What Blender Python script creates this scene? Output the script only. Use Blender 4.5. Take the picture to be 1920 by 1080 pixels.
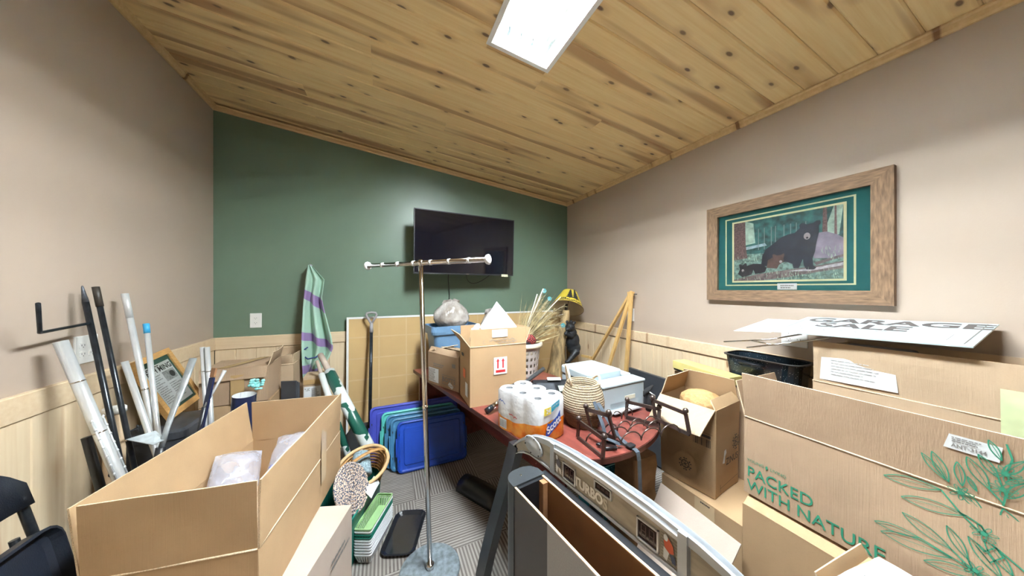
import bpy, bmesh, math, random
from mathutils import Vector as V, Matrix, noise

for o in list(bpy.data.objects): bpy.data.objects.remove(o)
S = bpy.context.scene
C = S.collection
PI = math.pi
# ---------------------------------------------------------------- camera, world, exposure
cd = bpy.data.cameras.new('camera'); cam = bpy.data.objects.new('camera', cd); C.objects.link(cam)
cd.sensor_width = 36; cd.lens = 36*540/1920; cd.shift_y = 1.5/1920; cd.clip_start = .02
YAW = math.atan(239/540)
cam.location = (0, 0, 1.5); cam.rotation_euler = (PI/2, 0, -YAW)
S.camera = cam
w = bpy.data.worlds.new('world'); S.world = w; w.use_nodes = True
w.node_tree.nodes['Background'].inputs[0].default_value = (.05, .05, .05, 1)
S.view_settings.view_transform = 'Standard'; S.view_settings.look = 'None'
S.view_settings.gamma = 1; S.view_settings.use_curve_mapping = False
S.view_settings.exposure = 2.3
# room: X to the right along the green wall, Y towards it, Z up
XL, XR, YB, YF = -1.284, 2.183, 3.15, -3.0
SL = .1128; ANG = math.atan(SL)
def zc(x): return 3.005 - SL*(x - XL)

# ---------------------------------------------------------------- helpers
def fr(o, x, y):
    x = V(x).normalized(); y = V(y); y = (y - x*y.dot(x)).normalized(); z = x.cross(y)
    m = Matrix((x, y, z)).transposed().to_4x4(); m.translation = V(o); return m
def T(x, y, z, rz=0, rx=0, ry=0):
    return Matrix.Translation((x, y, z)) @ Matrix.Rotation(rz, 4, 'Z') @ Matrix.Rotation(ry, 4, 'Y') @ Matrix.Rotation(rx, 4, 'X')
WM = {}
class MB:
    def __init__(s): s.v = []; s.f = []; s.m = []; s.sm = []
    def add(s, vs, fs, M=None, mi=0, sm=False):
        b = len(s.v)
        s.v += [(M @ V(p)) if M is not None else V(p) for p in vs]
        for f in fs: s.f.append([b+i for i in f]); s.m.append(mi); s.sm.append(sm)
        return s
    def box(s, x0, y0, z0, x1, y1, z1, M=None, mi=0):
        vs = [(x, y, z) for z in (z0, z1) for y in (y0, y1) for x in (x0, x1)]
        return s.add(vs, [(0,2,3,1),(4,5,7,6),(0,1,5,4),(2,6,7,3),(0,4,6,2),(1,3,7,5)], M, mi)
    def rbox(s, x0, y0, z0, x1, y1, z1, r, M=None, mi=0, n=3, rz=None):
        # box with rounded vertical edges and a softened top and bottom rim
        rz = r*.4 if rz is None else rz
        def ring(ins, z):
            o = []
            for cx, cy, a0 in ((x1-r, y1-r, 0), (x0+r, y1-r, PI/2), (x0+r, y0+r, PI), (x1-r, y0+r, 1.5*PI)):
                for k in range(n+1):
                    a = a0 + PI/2*k/n
                    o.append((cx+math.cos(a)*(r-ins), cy+math.sin(a)*(r-ins), z))
            return o
        rs = [ring(rz, z0), ring(rz*.3, z0+rz*.3), ring(0, z0+rz), ring(0, z1-rz), ring(rz*.3, z1-rz*.3), ring(rz, z1)]
        return s.rings(rs, M, mi, caps=True, sm=False)
    def rings(s, rs, M=None, mi=0, caps=True, sm=True, closed=True):
        n = len(rs[0]); vs = [p for r in rs for p in r]; fs = []
        for i in range(len(rs)-1):
            for k in range(n if closed else n-1):
                fs.append((i*n+k, i*n+(k+1) % n, (i+1)*n+(k+1) % n, (i+1)*n+k))
        s.add(vs, fs, M, mi, sm)
        if caps:
            b = len(s.v)-len(vs)
            s.f.append([b+k for k in range(n)][::-1]); s.m.append(mi); s.sm.append(False)
            s.f.append([b+(len(rs)-1)*n+k for k in range(n)]); s.m.append(mi); s.sm.append(False)
        return s
    def prism(s, poly, z0, z1, M=None, mi=0):
        n = len(poly)
        vs = [(x, y, z0) for x, y in poly] + [(x, y, z1) for x, y in poly]
        return s.add(vs, [list(range(n))[::-1], list(range(n, 2*n))] + [(k, (k+1) % n, n+(k+1) % n, n+k) for k in range(n)], M, mi)
    def flat(s, poly, M, z=0, mi=0):
        return s.add([(x, y, z) for x, y in poly], [list(range(len(poly)))], M, mi)
    def tube(s, pts, r, n=8, M=None, mi=0, caps=True, closed=False, sm=True, flat=None):
        pts = [V(p) for p in pts]; L = len(pts); rs = r if isinstance(r, (list, tuple)) else [r]*L
        up = None; out = []
        for i, p in enumerate(pts):
            a = pts[i-1] if (i > 0 or closed) else p
            b = pts[(i+1) % L] if (i < L-1 or closed) else p
            d = (b-a).normalized() if (b-a).length > 1e-9 else V((0,0,1))
            if up is None: up = V((0,0,1)) if abs(d.z) < .9 else V((1,0,0))
            x = (up - d*up.dot(d)); x = x.normalized() if x.length > 1e-6 else d.orthogonal().normalized()
            y = d.cross(x); up = x
            fl = flat or 1
            out.append([p + (x*math.cos(2*PI*k/n)*fl + y*math.sin(2*PI*k/n))*rs[i] for k in range(n)])
        if closed: out.append(out[0])
        return s.rings(out, M, mi, caps and not closed, sm)
    def lathe(s, prof, n=24, M=None, mi=0, sm=True, caps=True):
        return s.rings([[(r*math.cos(2*PI*k/n), r*math.sin(2*PI*k/n), z) for k in range(n)] for r, z in prof], M, mi, caps, sm)
    def ball(s, c, r, n=10, M=None, mi=0, sc=(1,1,1), R=None):
        m = Matrix.Translation(V(c)) @ (R.to_4x4() if R is not None else Matrix.Identity(4)) @ Matrix.Diagonal((*sc, 1))
        if M is not None: m = M @ m
        h = max(4, n//2)
        return s.lathe([(max(1e-4, r*math.sin(PI*i/h)), -r*math.cos(PI*i/h)) for i in range(h+1)], n, m, mi)
    def panel(s, a, b, c, d, th=.005, nu=1, nv=1, amp=0, sc=4, seed=0, M=None, mi=0, mi2=None, bow=0, mie=None):
        # thick sheet a-b-c-d (counter-clockwise seen from its front), gently warped
        a, b, c, d = map(V, (a, b, c, d)); nrm = (b-a).cross(d-a).normalized()
        g = []
        for j in range(nv+1):
            for i in range(nu+1):
                u, v = i/nu, j/nv
                p = a*(1-u)*(1-v) + b*u*(1-v) + c*u*v + d*(1-u)*v
                h = amp*noise.noise(p*sc + V((seed*7.3, seed*3.1, seed))) if amp else 0
                h += bow*math.sin(PI*u)*math.sin(PI*v*.5)
                g.append(p + nrm*h)
        n1 = nu+1; N = len(g)
        vs = g + [p - nrm*th for p in g]
        ff = [(j*n1+i, j*n1+i+1, (j+1)*n1+i+1, (j+1)*n1+i) for j in range(nv) for i in range(nu)]
        s.add(vs, ff, M, mi)
        b0 = len(s.v)-len(vs)
        m2 = mi if mi2 is None else mi2
        for f in ff: s.f.append([b0+N+k for k in f][::-1]); s.m.append(m2); s.sm.append(False)
        rim = [i for i in range(n1)] + [j*n1+nu for j in range(1, nv+1)] + [nv*n1+i for i in range(nu-1, -1, -1)] + [j*n1 for j in range(nv-1, 0, -1)]
        for k in range(len(rim)):
            p, q = rim[k], rim[(k+1) % len(rim)]
            s.f.append([b0+q, b0+p, b0+p+N, b0+q+N]); s.m.append(m2 if mie is None else mie); s.sm.append(False)
        return s
    def text(s, body, size, M, z=.0008, mi=0, bold=0, ax='CENTER', sx=1, depth=0):
        cu = bpy.data.curves.new('t', 'FONT'); cu.body = body; cu.size = size; cu.align_x = ax; cu.align_y = 'CENTER'
        cu.offset = bold; cu.resolution_u = 3; cu.extrude = depth
        o = bpy.data.objects.new('t', cu); me = bpy.data.meshes.new_from_object(o)
        s.add([(p.co.x*sx, p.co.y, p.co.z+z+depth) for p in me.vertices], [list(p.vertices) for p in me.polygons], M, mi)
        bpy.data.objects.remove(o); bpy.data.curves.remove(cu); bpy.data.meshes.remove(me)
        return s
    def mesh(s, name):
        me = bpy.data.meshes.new(name); me.from_pydata([tuple(p) for p in s.v], [], s.f)
        me.polygons.foreach_set('material_index', s.m); me.polygons.foreach_set('use_smooth', s.sm); me.update()
        return me
def reg(o, parent, M=None):
    o.parent = parent; C.objects.link(o)
    if M is not None: o.matrix_local = M
    WM[o] = (WM[parent] if parent else Matrix.Identity(4)) @ (M if M is not None else Matrix.Identity(4))
    return o
def obj(name, mb, mats, parent=None, world=False, at=None, M=None):
    """one mesh object; world=True: vertices are given in room coordinates; at: its own origin"""
    if world:
        P = WM[parent] if parent else Matrix.Identity(4)
        if at is not None:
            L = P.inverted() @ Matrix.Translation(V(at)); iv = Matrix.Translation(-V(at))
            mb.v = [iv @ p for p in mb.v]; M = L
        elif parent:
            iv = P.inverted(); mb.v = [iv @ p for p in mb.v]
    me = mb.mesh(name)
    for m in (mats if isinstance(mats, (list, tuple)) else [mats]): me.materials.append(m)
    return reg(bpy.data.objects.new(name, me), parent, M)
def tag(o, label, cat, group=None, kind=None):
    o['label'] = label; o['category'] = cat
    if group: o['group'] = group
    if kind: o['kind'] = kind
    return o
def thing(name, label, cat, loc=(0,0,0), rz=0, group=None, M=None):
    o = bpy.data.objects.new(name, None); o.empty_display_size = .05
    reg(o, None, M if M is not None else T(*loc, rz)); return tag(o, label, cat, group)
def struct(name, mb, mats, **k):
    o = obj(name, mb, mats, **k); o['kind'] = 'structure'; return o

# ---------------------------------------------------------------- materials
class NT:
    def __init__(s, name):
        s.m = bpy.data.materials.new(name); s.m.use_nodes = True; s.t = s.m.node_tree; s.b = s.t.nodes['Principled BSDF']
    def n(s, ty, ins={}, **at):
        q = s.t.nodes.new(ty)
        for k, v in at.items(): setattr(q, k, v)
        for k, v in ins.items():
            if isinstance(v, bpy.types.NodeSocket): s.t.links.new(v, q.inputs[k])
            else: q.inputs[k].default_value = v
        return q
    def set(s, **k):
        nm = dict(col='Base Color', rough='Roughness', metal='Metallic', nor='Normal', spec='Specular IOR Level', emi='Emission Color', est='Emission Strength', tr='Transmission Weight', al='Alpha', coat='Coat Weight', ior='IOR', sub='Subsurface Weight', sheen='Sheen Weight')
        for a, v in k.items():
            i = s.b.inputs[nm[a]]
            if isinstance(v, bpy.types.NodeSocket): s.t.links.new(v, i)
            else: i.default_value = (*v, 1) if isinstance(v, tuple) and len(v) == 3 else v
    def math(s, op, a, b=0, clamp=False):
        q = s.n('ShaderNodeMath', {0: a, 1: b}, operation=op); q.use_clamp = clamp; return q.outputs[0]
    def mix(s, f, a, b):
        q = s.n('ShaderNodeMix', {0: f}, data_type='RGBA')
        for i, v in ((6, a), (7, b)):
            if isinstance(v, bpy.types.NodeSocket): s.t.links.new(v, q.inputs[i])
            else: q.inputs[i].default_value = (*v, 1)
        return q.outputs[2]
    def obj(s, sc=(1,1,1), rnd=False):
        tc = s.n('ShaderNodeTexCoord').outputs['Object']
        if rnd:
            oi = s.n('ShaderNodeObjectInfo').outputs['Random']
            r = s.math('MULTIPLY', oi, 57.)
            tc = s.n('ShaderNodeVectorMath', {0: tc, 1: s.n('ShaderNodeCombineXYZ', {0: r, 1: r, 2: r}).outputs[0]}, operation='ADD').outputs[0]
        return s.n('ShaderNodeVectorMath', {0: tc, 1: sc}, operation='MULTIPLY').outputs[0]
    def noise(s, vec, scale, detail=3, rough=.5):
        return s.n('ShaderNodeTexNoise', {'Vector': vec, 'Scale': scale, 'Detail': detail, 'Roughness': rough}).outputs[0]
    def ramp(s, f, lo, hi):
        return s.n('ShaderNodeMapRange', {0: f, 1: lo, 2: hi}).outputs[0]
    def bump(s, h, st, d=.002):
        return s.n('ShaderNodeBump', {'Height': h, 'Strength': st, 'Distance': d}).outputs[0]
def sc3(c, k): return tuple(min(1, x*k) for x in c)
def MT(name, col, rough=.55, metal=0, var=.08, scale=8, bump=0, bscale=120, stretch=(1,1,1), bd=.002, **k):
    t = NT(name); vec = t.obj(stretch)
    if var: t.set(col=t.mix(t.ramp(t.noise(vec, scale), .3, .7), sc3(col, 1-var), sc3(col, 1+var)))
    else: t.set(col=col)
    t.set(rough=rough, metal=metal, **k)
    if bump: t.set(nor=t.bump(t.noise(vec, bscale, 2), bump, bd))
    return t.m
def cardboard(name, col, var=.06, flute=.15, ax=0):
    t = NT(name); st = [6, 6, 6]; vec = t.obj()
    a = t.noise(vec, 5, 4); b = t.noise(t.obj((90, 90, 2)), 3, 2); c = t.noise(vec, 260, 2)
    col2 = t.mix(t.ramp(a, .3, .7), sc3(col, 1-var), sc3(col, 1+var))
    col2 = t.mix(t.math('MULTIPLY', t.ramp(c, .55, .8), .25), col2, sc3(col, .72))
    t.set(col=col2, rough=.78, spec=.25, nor=t.bump(t.math('ADD', t.math('MULTIPLY', b, 1.), t.math('MULTIPLY', t.noise(vec, 14, 3), 2.)), flute, .003))
    return t.m
def pine(name, light, dark, knot, rnd=True, streak=.55, rough=.42, heart=(.36,.17,.07), kden=1., ks=1., sel=.45):
    t = NT(name)
    q = t.n('ShaderNodeVectorMath', {0: t.obj((1,1,1), rnd)}, operation='ADD').outputs[0]
    sm = lambda sc: t.n('ShaderNodeVectorMath', {0: q, 1: sc}, operation='MULTIPLY').outputs[0]
    wob = t.noise(sm((2.2, 2.2, 2.2)), 1.5, 2)
    g = t.noise(sm((1.2, 34, 34)), 1.6, 4, .6)
    base = t.mix(t.ramp(g, .32, .72), light, dark)
    # a heartwood streak that wanders along some planks
    h = t.noise(sm((.55, 6.5, .0)), 1.1, 2.5, .45)
    base = t.mix(t.math('MULTIPLY', t.ramp(h, streak, streak+.09), .8), base, heart)
    vo = t.n('ShaderNodeTexVoronoi', {'Vector': t.n('ShaderNodeVectorMath', {0: sm((3.4*kden, 7.5, .0)), 1: (0,0,.0)}, operation='ADD').outputs[0], 'Scale': 1., 'Randomness': 1.}, voronoi_dimensions='2D')
    sl = t.math('GREATER_THAN', t.n('ShaderNodeSeparateColor', {0: vo.outputs['Color']}).outputs[0], sel)
    d = t.math('ADD', vo.outputs['Distance'], t.math('MULTIPLY', t.math('SUBTRACT', wob, .5), .05))
    k = t.math('MULTIPLY', t.math('SUBTRACT', 1., t.ramp(d, .06*ks, .105*ks), True), sl)
    halo = t.math('MULTIPLY', t.math('SUBTRACT', 1., t.ramp(d, .1*ks, .3*ks), True), sl)
    base = t.mix(t.math('MULTIPLY', halo, .35), base, heart)
    base = t.mix(k, base, knot)
    oi = t.n('ShaderNodeObjectInfo').outputs['Random']
    base = t.mix(t.math('MULTIPLY', oi, .22), base, dark)
    t.set(col=base, rough=rough, spec=.4, nor=t.bump(g, .08, .002))
    return t.m
def emit(name, col, st):
    t = NT(name); t.set(col=(.9,.9,.9), emi=col, est=st); return t.m

m_beige = MT('beige wall paint', (.44,.357,.288), .62, var=.015, scale=2, bump=.12, bscale=260)
m_green = MT('green wall paint', (.135,.2,.145), .38, var=.03, scale=2, bump=.12, bscale=260)
m_ceil = pine('knotty pine ceiling', (.88,.69,.38), (.79,.56,.26), (.13,.07,.05), streak=.53, ks=.82, heart=(.36,.18,.09))
m_wains = pine('pine wainscot', (.78,.64,.45), (.70,.54,.35), (.22,.11,.05), streak=.66, heart=(.52,.28,.11), kden=.5, ks=.6, sel=.72)
m_trim = pine('pine trim', (.74,.60,.42), (.66,.50,.32), (.3,.16,.08), streak=.8, kden=.3, ks=.6, sel=.7)
m_trimc = pine('pine ceiling trim', (.72,.52,.28), (.62,.42,.2), (.2,.1,.04), streak=.8, kden=.35)
m_white = MT('white plastic', (.82,.82,.80), .4, var=.02)
m_black = MT('black plastic', (.012,.013,.016), .38, var=.2)
m_fix = MT('white enamel', (.86,.87,.87), .35, var=.01)
m_tube = emit('fluorescent tube', (.89,.965,1.0), 85.0)

# ---------------------------------------------------------------- setting
# carpet tiles
t = NT('striped carpet tile'); ox = t.obj((1,1,1), False)
sx = t.n('ShaderNodeSeparateXYZ', {0: ox}); oi = t.n('ShaderNodeObjectInfo').outputs['Random']
st = t.math('FLOOR', t.math('MULTIPLY', sx.outputs[0], 105.))
wn = t.n('ShaderNodeTexWhiteNoise', {'Vector': t.n('ShaderNodeCombineXYZ', {0: st, 1: t.math('FLOOR', t.math('MULTIPLY', t.math('ADD', sx.outputs[1], t.math('MULTIPLY', st, .37)), 4.)), 2: oi}).outputs[0]}).outputs[0]
fz = t.noise(ox, 420, 2)
alt = t.math('MODULO', t.math('ABSOLUTE', st), 2.)
cc = t.mix(alt, (.118,.102,.09), (.335,.31,.285))
cc = t.mix(t.math('MULTIPLY', wn, .45), cc, (.2,.18,.163))
cc = t.mix(t.math('MULTIPLY', fz, .35), cc, (.1,.09,.08))
t.set(col=cc, rough=.95, spec=.1, nor=t.bump(t.math('ADD', fz, t.math('MULTIPLY', alt, .6)), .5, .004)); m_carpet = t.m
floor = struct('floor', MB().box(XL-.1, YF-.1, -.12, XR+.1, YB+.1, -.008), MT('concrete subfloor', (.2,.19,.18), .9))
tmb = MB(); h = .2495
tmb.rings([[(-h,-h,-.008),(h,-h,-.008),(h,h,-.008),(-h,h,-.008)], [(-h,-h,-.001),(h,-h,-.001),(h,h,-.001),(-h,h,-.001)], [(-h+.001,-h+.001,0),(h-.001,-h+.001,0),(h-.001,h-.001,0),(-h+.001,h-.001,0)]], sm=False)
tme = tmb.mesh('carpet_tile'); tme.materials.append(m_carpet)
nx = int((XR-XL)/.5)+1; ny = int((YB-YF)/.5)+1
for i in range(nx):
    for j in range(ny):
        reg(bpy.data.objects.new('carpet_tile', tme), floor, T(XL+.25+i*.5-.02, YB-.25-j*.5, 0, PI/2*((i+j) % 2)))
# walls
wl = struct('wall_left', MB().prism([(YF-.1, -.1), (YB+.1, -.1), (YB+.1, zc(XL)+.1), (YF-.1, zc(XL)+.1)], 0, .1, fr((XL-.1,0,0), (0,1,0), (0,0,1))), m_beige)
wr = struct('wall_right', MB().prism([(YF-.1, -.1), (YB+.1, -.1), (YB+.1, zc(XR)+.1), (YF-.1, zc(XR)+.1)], 0, .1, fr((XR,0,0), (0,1,0), (0,0,1))), m_beige)
bp = [(XL, -.1), (XR, -.1), (XR, zc(XR)+.1), (XL, zc(XL)+.1)]
wb = struct('wall_back', MB().prism(bp, -.1, 0, fr((0,YB,0), (1,0,0), (0,0,1))), m_green)
wf = struct('wall_front', MB().prism(bp, 0, .1, fr((0,YF,0), (1,0,0), (0,0,1))), m_beige)
# wainscot planks (local X along the plank, local Z out of the wall)
def plank_mesh(L, Wd, th=.012, ch=.004):
    a = Wd/2-.0006
    sec = [(-a, -.001), (-a, th-ch), (-a+ch, th), (a-ch, th), (a, th-ch), (a, -.001)]
    return MB().rings([[(x, y, z) for y, z in sec] for x in (-L/2, L/2)], sm=False)
PW = .1335
wme = plank_mesh(1.0, PW).mesh('plank'); wme.materials.append(m_wains)
def plank_at(parent, me, M): return reg(bpy.data.objects.new('plank', me), parent, M)
def wains(parent, o, along, out, ln, off=0):
    n = int(ln/PW)+1
    for i in range(n):
        c = off + (i+.5)*PW
        if c > ln-.02 or c < .02: continue
        M = fr(V(o)+V(along)*c+V((0,0,.5)), (0,0,1), V(out).cross((0,0,1)))
        plank_at(parent, wme, M)
wains(wl, (XL, YB-.012, 0), (0,-1,0), (1,0,0), YB-YF)
wains(wr, (XR, 1.686-PW*11, 0), (0,1,0), (-1,0,0), YB-.012-(1.686-PW*11))
wains(wr, (XR, 1.686-PW*11, 0), (0,-1,0), (-1,0,0), 1.686-PW*11-YF)
wains(wb, (XL+.012, YB, 0), (1,0,0), (0,-1,0), XR-XL-.02)
wains(wf, (XL+.012, YF, 0), (1,0,0), (0,1,0), XR-XL-.02)
def trim(n, a, b, z0, z1, out, th, m, sec=None):
    a, b = V(a), V(b); d = b-a; M = fr(a+V((0,0,0)), d, (0,0,1))
    o = V(out); s = 1 if M.col[2].to_3d().dot(o) > 0 else -1
    L = d.length; mb = MB(); c = min(.004, th*.4)
    pr = [(z0, 0), (z0, th-c), (z0+c, th), (z1-c, th), (z1, th-c), (z1, 0)]
    mb.rings([[(x, y, z*s) for y, z in pr] for x in (0, L)], M, sm=False)
    return struct('trim_%d' % n, mb, m)
trim(1, (XL, YF, 0), (XL, YB, 0), .997, 1.097, (1,0,0), .021, m_trim)
trim(2, (XL+.02, YB, 0), (XR-.02, YB, 0), .997, 1.097, (0,-1,0), .021, m_trim)
trim(3, (XR, YB, 0), (XR, YF, 0), 1.012, 1.1, (-1,0,0), .021, m_trim)
trim(4, (XL+.02, YF, 0), (XR-.02, YF, 0), .997, 1.097, (0,1,0), .021, m_trim)
# ceiling: a lid with a hole for the troffer, knotty pine boards under it
FX, FY, FW, FL = .682, .83, .178, .61
def ceil_M(x, y): return fr((x, y, zc(x)), (1, 0, -SL), (0, -1, 0))      # local Z points down into the room
cb = MB()
for x0, x1, y0, y1 in ((XL-.1, FX-FW, YF-.1, YB+.1), (FX+FW, XR+.1, YF-.1, YB+.1), (FX-FW, FX+FW, YF-.1, FY-FL), (FX-FW, FX+FW, FY+FL, YB+.1)):
    vs = [(x, y, zc(x)+dz) for dz in (.012, .1) for y in (y0, y1) for x in (x0, x1)]
    cb.add(vs, [(0,2,3,1),(4,5,7,6),(0,1,5,4),(2,6,7,3),(0,4,6,2),(1,3,7,5)])
ceil = struct('ceiling', cb, m_trimc)
rng = random.Random(4); cache = {}
def cplank(x0, x1, y):
    k = (math.hypot(1, SL))*(x1-x0-.0008); key = round(k, 4)
    if key not in cache:
        me = plank_mesh(k, PW, .012, .007).mesh('plank'); me.materials.append(m_ceil); cache[key] = me
    reg(bpy.data.objects.new('plank', cache[key]), ceil, Matrix.Translation((0,0,.012)) @ ceil_M((x0+x1)/2, y))
y = .553 - PW*.5 - PW*26; i = 0
while y < YB-.03:
    i += 1
    if y > YF+.03:
        segs = [(XL+.002, XR-.002)]
        if FY-FL-PW/2 < y < FY+FL+PW/2: segs = [(XL+.002, FX-FW), (FX+FW, XR-.002)]
        for a, b in segs:
            if b-a > 1.5:
                c = round(a + (b-a)*rng.choice((.22, .35, .5, .62, .78)) , 2)
                cplank(a, c, y); cplank(c, b, y)
            else: cplank(a, b, y)
    y += PW
def ctrim(n, a, b, out):
    a, b = V(a), V(b); M = fr(a, b-a, (0,0,1)); s = 1 if M.col[2].to_3d().dot(V(out)) > 0 else -1
    pr = [(-.04, 0), (-.04, .012), (-.03, .018), (-.012, .022), (-.005, .03), (.002, .03), (.002, 0)]
    struct('trim_%d' % n, MB().rings([[(x, y, z*s) for y, z in pr] for x in (0, (b-a).length)], M, sm=False), m_trimc)
ctrim(5, (XL, YF, zc(XL)), (XL, YB, zc(XL)), (1,0,0))
ctrim(6, (XR, YB, zc(XR)), (XR, YF, zc(XR)), (-1,0,0))
ctrim(7, (XL, YB, zc(XL)), (XR, YB, zc(XR)), (0,-1,0))
# recessed four-tube troffer
FM = fr((FX, FY, zc(FX)), (1,0,-SL), (0,1,0))      # local Z up out of the room
lt = thing('ceiling_light', 'recessed white fluorescent ceiling light with four bare glowing tubes', 'light', M=FM)
mb = MB(); D = .125; a, b = FW-.004, FL-.004
mb.box(-a, -b, D, a, b, D+.004); mb.box(-a, -b, 0, -a+.004, b, D); mb.box(a-.004, -b, 0, a, b, D); mb.box(-a, -b, 0, a, -b+.004, D); mb.box(-a, b-.004, 0, a, b, D)
m_hous = MT('specular aluminium reflector', (.72,.77,.78), .16, 1, var=.01)
obj('housing', mb, m_hous, lt)
mb = MB(); o1 = .024
for x0, y0, x1, y1 in ((-FW-.012, -FL-.012, -FW+o1*.5, FL+.012), (FW-o1*.5, -FL-.012, FW+.012, FL+.012), (-FW, -FL-.012, FW, -FL+o1*.5), (-FW, FL-o1*.5, FW, FL+.012)):
    mb.box(x0, y0, -.006, x1, y1, 0)
obj('frame', mb, m_fix, lt)
for k in range(3):
    x = -.07+.07*k
    obj('reflector', MB().prism([(x-.022, D), (x+.022, D), (x, D-.04)], -b+.03, b-.03, fr((0,0,0), (1,0,0), (0,0,1))), m_hous, lt)
for k in range(4):
    x = -.105+.07*k
    obj('tube', MB().tube([(x, -.565, .095), (x, .565, .095)], .013, 10), m_tube, lt)
    for sy in (-1, 1):
        obj('lamp_holder', MB().box(x-.013, sy*.585-.018, .07, x+.013, sy*.585+.018, D), m_white, lt)
# ---------------------------------------------------------------- shared things
m_card = cardboard('kraft cardboard', (.42,.28,.155))
m_card2 = cardboard('pale cardboard', (.47,.35,.235))
m_card3 = cardboard('grey-brown cardboard', (.395,.275,.18), flute=.4)
m_card4 = cardboard('pinkish cardboard', (.50,.41,.345))
m_edge = MT('cut cardboard edge', (.60,.46,.31), .9, var=.3, scale=300)
m_tape = MT('clear parcel tape', (.56,.42,.26), .18, var=.05)
m_tapeb = MT('brown parcel tape', (.42,.28,.13), .25, var=.1)
m_paper = MT('white paper', (.70,.72,.73), .7, var=.02)
m_ink = MT('black ink', (.03,.03,.03), .7, var=0)
m_inkg = MT('grey ink', (.22,.21,.2), .7, var=0)
m_chrome = MT('chrome', (.62,.60,.58), .12, 1, var=.02)
m_alu = MT('aluminium tube', (.74,.77,.79), .32, .5, var=.05, scale=20)
m_gunm = MT('black painted steel', (.02,.024,.03), .28, .4, var=.4, scale=30)
m_wht = MT('white paint', (.78,.79,.79), .4, var=.03)
m_navy = MT('navy vinyl', (.012,.018,.06), .35, var=.2)
m_brown = MT('brown wood', (.30,.15,.07), .5, var=.2, scale=20)
FACES = {'y-': ((0,-1), (1,0)), 'y+': ((0,1), (-1,0)), 'x-': ((-1,0), (0,-1)), 'x+': ((1,0), (0,1))}
def face(M, L, W, side, along=0, h=0, z=.002, up=(0,0,1)):
    """frame on the outside of a carton's side: x along it, y up, z outwards"""
    nrm, tg = FACES[side]
    o = V((nrm[0]*(L/2+z)+tg[0]*along, nrm[1]*(W/2+z)+tg[1]*along, h))
    return M @ fr(o, (tg[0], tg[1], 0), up)
def carton(name, label, M, L, W, H, m=None, flaps={}, top=False, th=.005, amp=.003, group=None, cat='box', seed=1, sub=8, taper=0):
    m = m or m_card
    r = thing(name, label, cat, M=M, group=group); mb = MB(); a, b = L/2, W/2; A, B = a+taper, b+taper
    mb.panel((-a,-b,0), (a,-b,0), (A,-B,H), (-A,-B,H), th, sub, 4, amp, 5, seed)
    mb.panel((a,b,0), (-a,b,0), (-A,B,H), (A,B,H), th, sub, 4, amp, 5, seed+1)
    mb.panel((-a,b,0), (-a,-b,0), (-A,-B,H), (-A,B,H), th, sub, 4, amp, 5, seed+2)
    mb.panel((a,-b,0), (a,b,0), (A,B,H), (A,-B,H), th, sub, 4, amp, 5, seed+3)
    mb.box(-a+.004, -b+.004, 0, a-.004, b-.004, th)
    if top: mb.panel((-A,-B,H+.001), (A,-B,H+.001), (A,B,H+.001), (-A,B,H+.001), th, 6, 6, amp*.7, 4, seed+5)
    obj('body', mb, m, r)
    for k, (sd, spec) in enumerate(flaps.items()):
        fh, an = spec[0], math.radians(spec[1]); ins = spec[2] if len(spec) > 2 else 0; bow = spec[3] if len(spec) > 3 else 0
        nrm, tg = FACES[sd]; n3 = V((nrm[0], nrm[1], 0)); t3 = V((tg[0], tg[1], 0))
        half, dist = (A, B) if sd[0] == 'y' else (B, A)
        base = n3*dist + V((0,0,H)); up = n3*math.sin(an)*fh + V((0,0,math.cos(an)*fh))
        l, rr = -t3*(half-.003), t3*(half-.003)
        obj('flap', MB().panel(base+l, base+rr, base+rr-t3*ins+up, base+l+t3*ins+up, th, sub, 4, amp*1.4, 6, seed+10+k, bow=bow, mie=1), [m, m_edge], r)
        if abs(spec[1]) < 30: obj('crease', MB().tube([base+l, base, base+rr], .0032, 6), m_edge, r)
    return r
def decal(parent, name, M, polys, mats, world=True):
    mb = MB()
    for p, mi in polys: mb.flat(p, M, .0004*(1+mi), mi)
    return obj(name, mb, mats, parent, world=world)
def rect(x0, y0, x1, y1): return [(x0,y0), (x1,y0), (x1,y1), (x0,y1)]
def circ(cx, cy, rx, ry=None, n=20, a0=0, a1=2*PI):
    ry = ry or rx; return [(cx+rx*math.cos(a0+(a1-a0)*k/n), cy+ry*math.sin(a0+(a1-a0)*k/n)) for k in range(n)]
def lines_of_print(mb, M, x0, x1, y0, y1, n, rg, mi=0, hgt=.5):
    dy = (y1-y0)/n
    for k in range(n):
        x = x0; y = y1-(k+.5)*dy
        e = x1-(x1-x0)*rg.random()*.45
        while x < e:
            wd = (x1-x0)*rg.uniform(.05, .16)
            mb.flat(rect(x, y-dy*hgt/2, min(x+wd, e), y+dy*hgt/2), M, .0012, mi); x += wd+(x1-x0)*.025
def stroke(mb, M, pts, wd, mi=0, z=.0012, taper=False):
    n = len(pts)
    for k in range(n-1):
        a, b = V((*pts[k], 0)), V((*pts[k+1], 0)); d = b-a
        if d.length < 1e-6: continue
        q = V((-d.y, d.x, 0)).normalized()
        wa = wd*((1-k/(n-1)*.8) if taper else 1); wb = wd*((1-(k+1)/(n-1)*.8) if taper else 1)
        e = d.normalized()*wd*.15
        mb.flat([(a-e+q*wa/2).to_2d()[:], (a-e-q*wa/2).to_2d()[:], (b+e-q*wb/2).to_2d()[:], (b+e+q*wb/2).to_2d()[:]][::-1], M, z, mi)
def bez(p0, p1, p2, p3, n=12):
    o = []
    for i in range(n+1):
        t_ = i/n; k = 1-t_
        o.append(tuple(k**3*a+3*k*k*t_*b+3*k*t_*t_*c+t_**3*d for a, b, c, d in zip(p0, p1, p2, p3)))
    return o
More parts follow.
